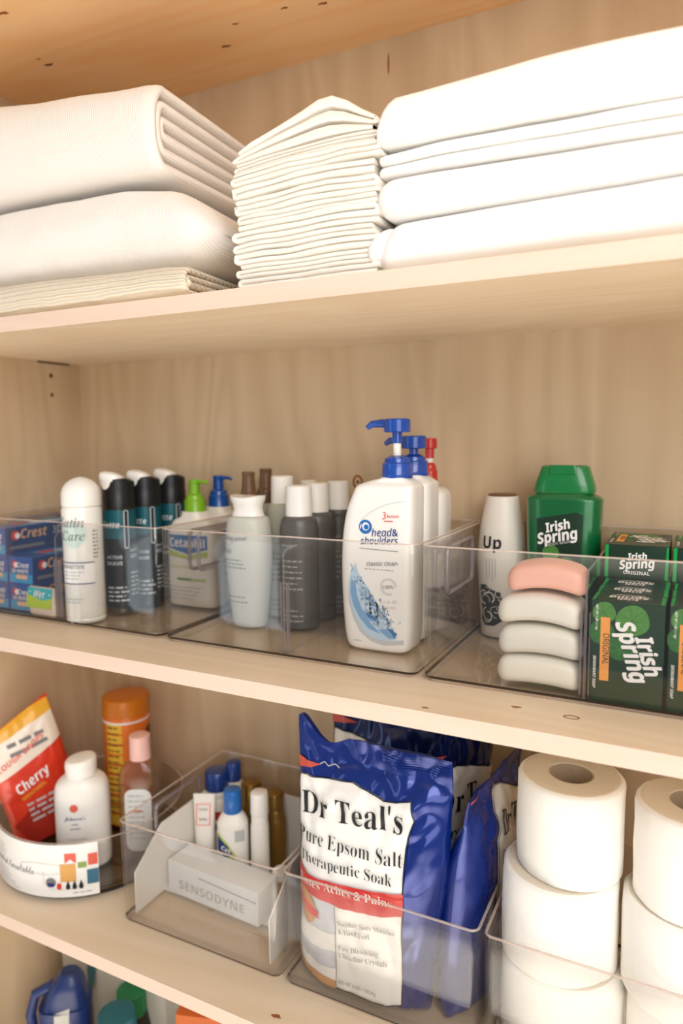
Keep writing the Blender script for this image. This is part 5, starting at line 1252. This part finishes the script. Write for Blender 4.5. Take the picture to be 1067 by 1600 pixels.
# ------------------------------------------------------------------ dim goods under the lower shelf
mat('pack_grey', 'C9C7BC', .4, coat=.15, var=.15, vscale=8); mat('pack_teal', '1C6470', .4); mat('jug_navy', '1A2F66', .35, coat=.2); mat('green_cap', '0E7A46', .4, coat=.2); mat('teal_dark', '14606E', .4); mat('box_orange', 'C8642A', .55); mat('dark_can', '23241F', .45)
def grid_pack(name, x, y, z, W, D, H, rz, mt, label, deco, seed, rx=0):
    b = MB(); R = []
    for t in (0, .02, .06, .2, .4, .6, .8, .92, .97, 1):
        k = 1-.05*abs(2*t-1)**6; e = .93 if t in (0, 1) else .985 if t in (.02, .97) else 1
        rg = ring(t*H, W/2*k*e, D/2*k*e, 7, 0, 0, 64)
        for p in rg: p.x += .005*nz3(p.y*9, t*4, seed); p.y += .005*nz3(p.x*9, t*4, seed+4)
        R.append(rg)
    b.loft(R, mt)
    if deco: b.add2d(deco, lambda u, v, e: Vector((u, -D/2-.0035-e, v)), .02, .0003)
    o = b.build(name, None, (x, y, z), (rx, 0, rz)); return tag(o, label, 'pack')
H = .845-S4; px0, Yp = -.745, .700
def PK(l): return [(at(a, b_, Yp).x-px0, at(a, b_, Yp).z-S4) for a, b_ in l]
grid_pack('wipes_pack', px0, Yp+.0485, S4+.0006, .215, .09, H-.008, 0, 'pack_grey', 'pale plastic pack with a dark teal patch under the lower shelf', [POLY(PK([(12, 1478), (36, 1455), (78, 1478), (22, 1528)]), 'pack_teal', 0), TXT('fresh', 'ink_pale', *PK([(26, 1500), (50, 1480)]), 'script', 2), POLY(PK([(136, 1508), (150, 1512), (146, 1545), (138, 1548)]), 'pack_teal', 0), POLY(PK([(20, 1545), (60, 1530), (62, 1600), (24, 1600)]), 'ink_pale', 0)], 3)
# jug with a loop handle
g = at(103, 1560, .640)
root = empty('jug', (g.x, .640, S4)); root.rotation_euler = (0, 0, math.radians(35)); tag(root, 'navy jug with a pale label under the shelf', 'jug')
H = at(100, 1516, .640).z-S4
pr = smoothp([(0, .030, .022, 0), (.003, .034, .025, 0), (.10, .035, .026, 0), (H-.06, .033, .024, 0), (H-.02, .024, .020, .003), (H-.006, .015, .015, .006), (H, .010, .010, .006)], 4)
b = MB(); body(b, pr, 'jug_navy', 3); b.add2d([POLY([(-.012, H-.125), (.008, H-.125), (.010, H-.040), (-.010, H-.045)], 'pack_grey', 1)], front_map(pr, 3), .006, .0004); b.build('jug_body', root)
b = MB(); b.tube([(-.026, 0, H-.10), (-.044, 0, H-.09), (-.048, 0, H-.06), (-.040, 0, H-.03), (-.014, 0, H-.018)], .007, 'jug_navy', 12); b.build('handle', root)
def simple_bottle(px, py, Y, r, bm_, cm, label, caph, ribs, tilt=0, cr=.8):
    g = at(px, py, Y); H = g.z-S4; root = empty('cleaner_bottle', (g.x, Y, S4)); root.rotation_euler = (0, tilt, 0); tag(root, label, 'bottle')
    hb = H-caph
    b = MB(); lathe(b, smoothp([(0, r-.003), (.003, r), (hb-.03, r), (hb-.012, r*.9), (hb, r*cr)], 4), bm_, 40); b.build('bottle_body', root)
    b = MB(); grooved_cap(b, hb+.0005, H, r*cr*1.05, r*cr, cm, ribs=ribs, amp=.0022); b.build('cap', root)
simple_bottle(205, 1545, .690, .026, 'dark_can', 'green_cap', 'dark bottle with a ribbed green cap under the shelf', .032, 9)
simple_bottle(182, 1582, .628, .030, 'teal_dark', 'teal_dark', 'teal bottle in front of the green capped one under the shelf', .02, 30)
simple_bottle(147, 1535, .765, .028, 'pack_grey', 'white_plastic', 'pale bottle standing behind the teal one under the shelf', .03, 24)
g = at(297, 1578, .640)
root = empty('carton_box', (g.x+.012, .655, S4)); root.rotation_euler = (0, 0, math.radians(18)); tag(root, 'orange carton with a white side panel at the lower picture edge', 'box')
b = MB(); hh = g.z-S4; b.box(-.032, .032, -.020, .020, 0, hh, 'box_orange', .001); b.build('carton', root)
b = MB(); b.box(.0325, .0335, -.018, .018, .004, hh-.004, 'paper_white'); b.build('side_label', root)
g = at(268, 1552, .70)
grid_pack('tissue_pack', g.x, .745, S4, .070, .06, g.z-S4, math.radians(10), 'pack_grey', 'pale pack behind the orange carton under the shelf', None, 8)
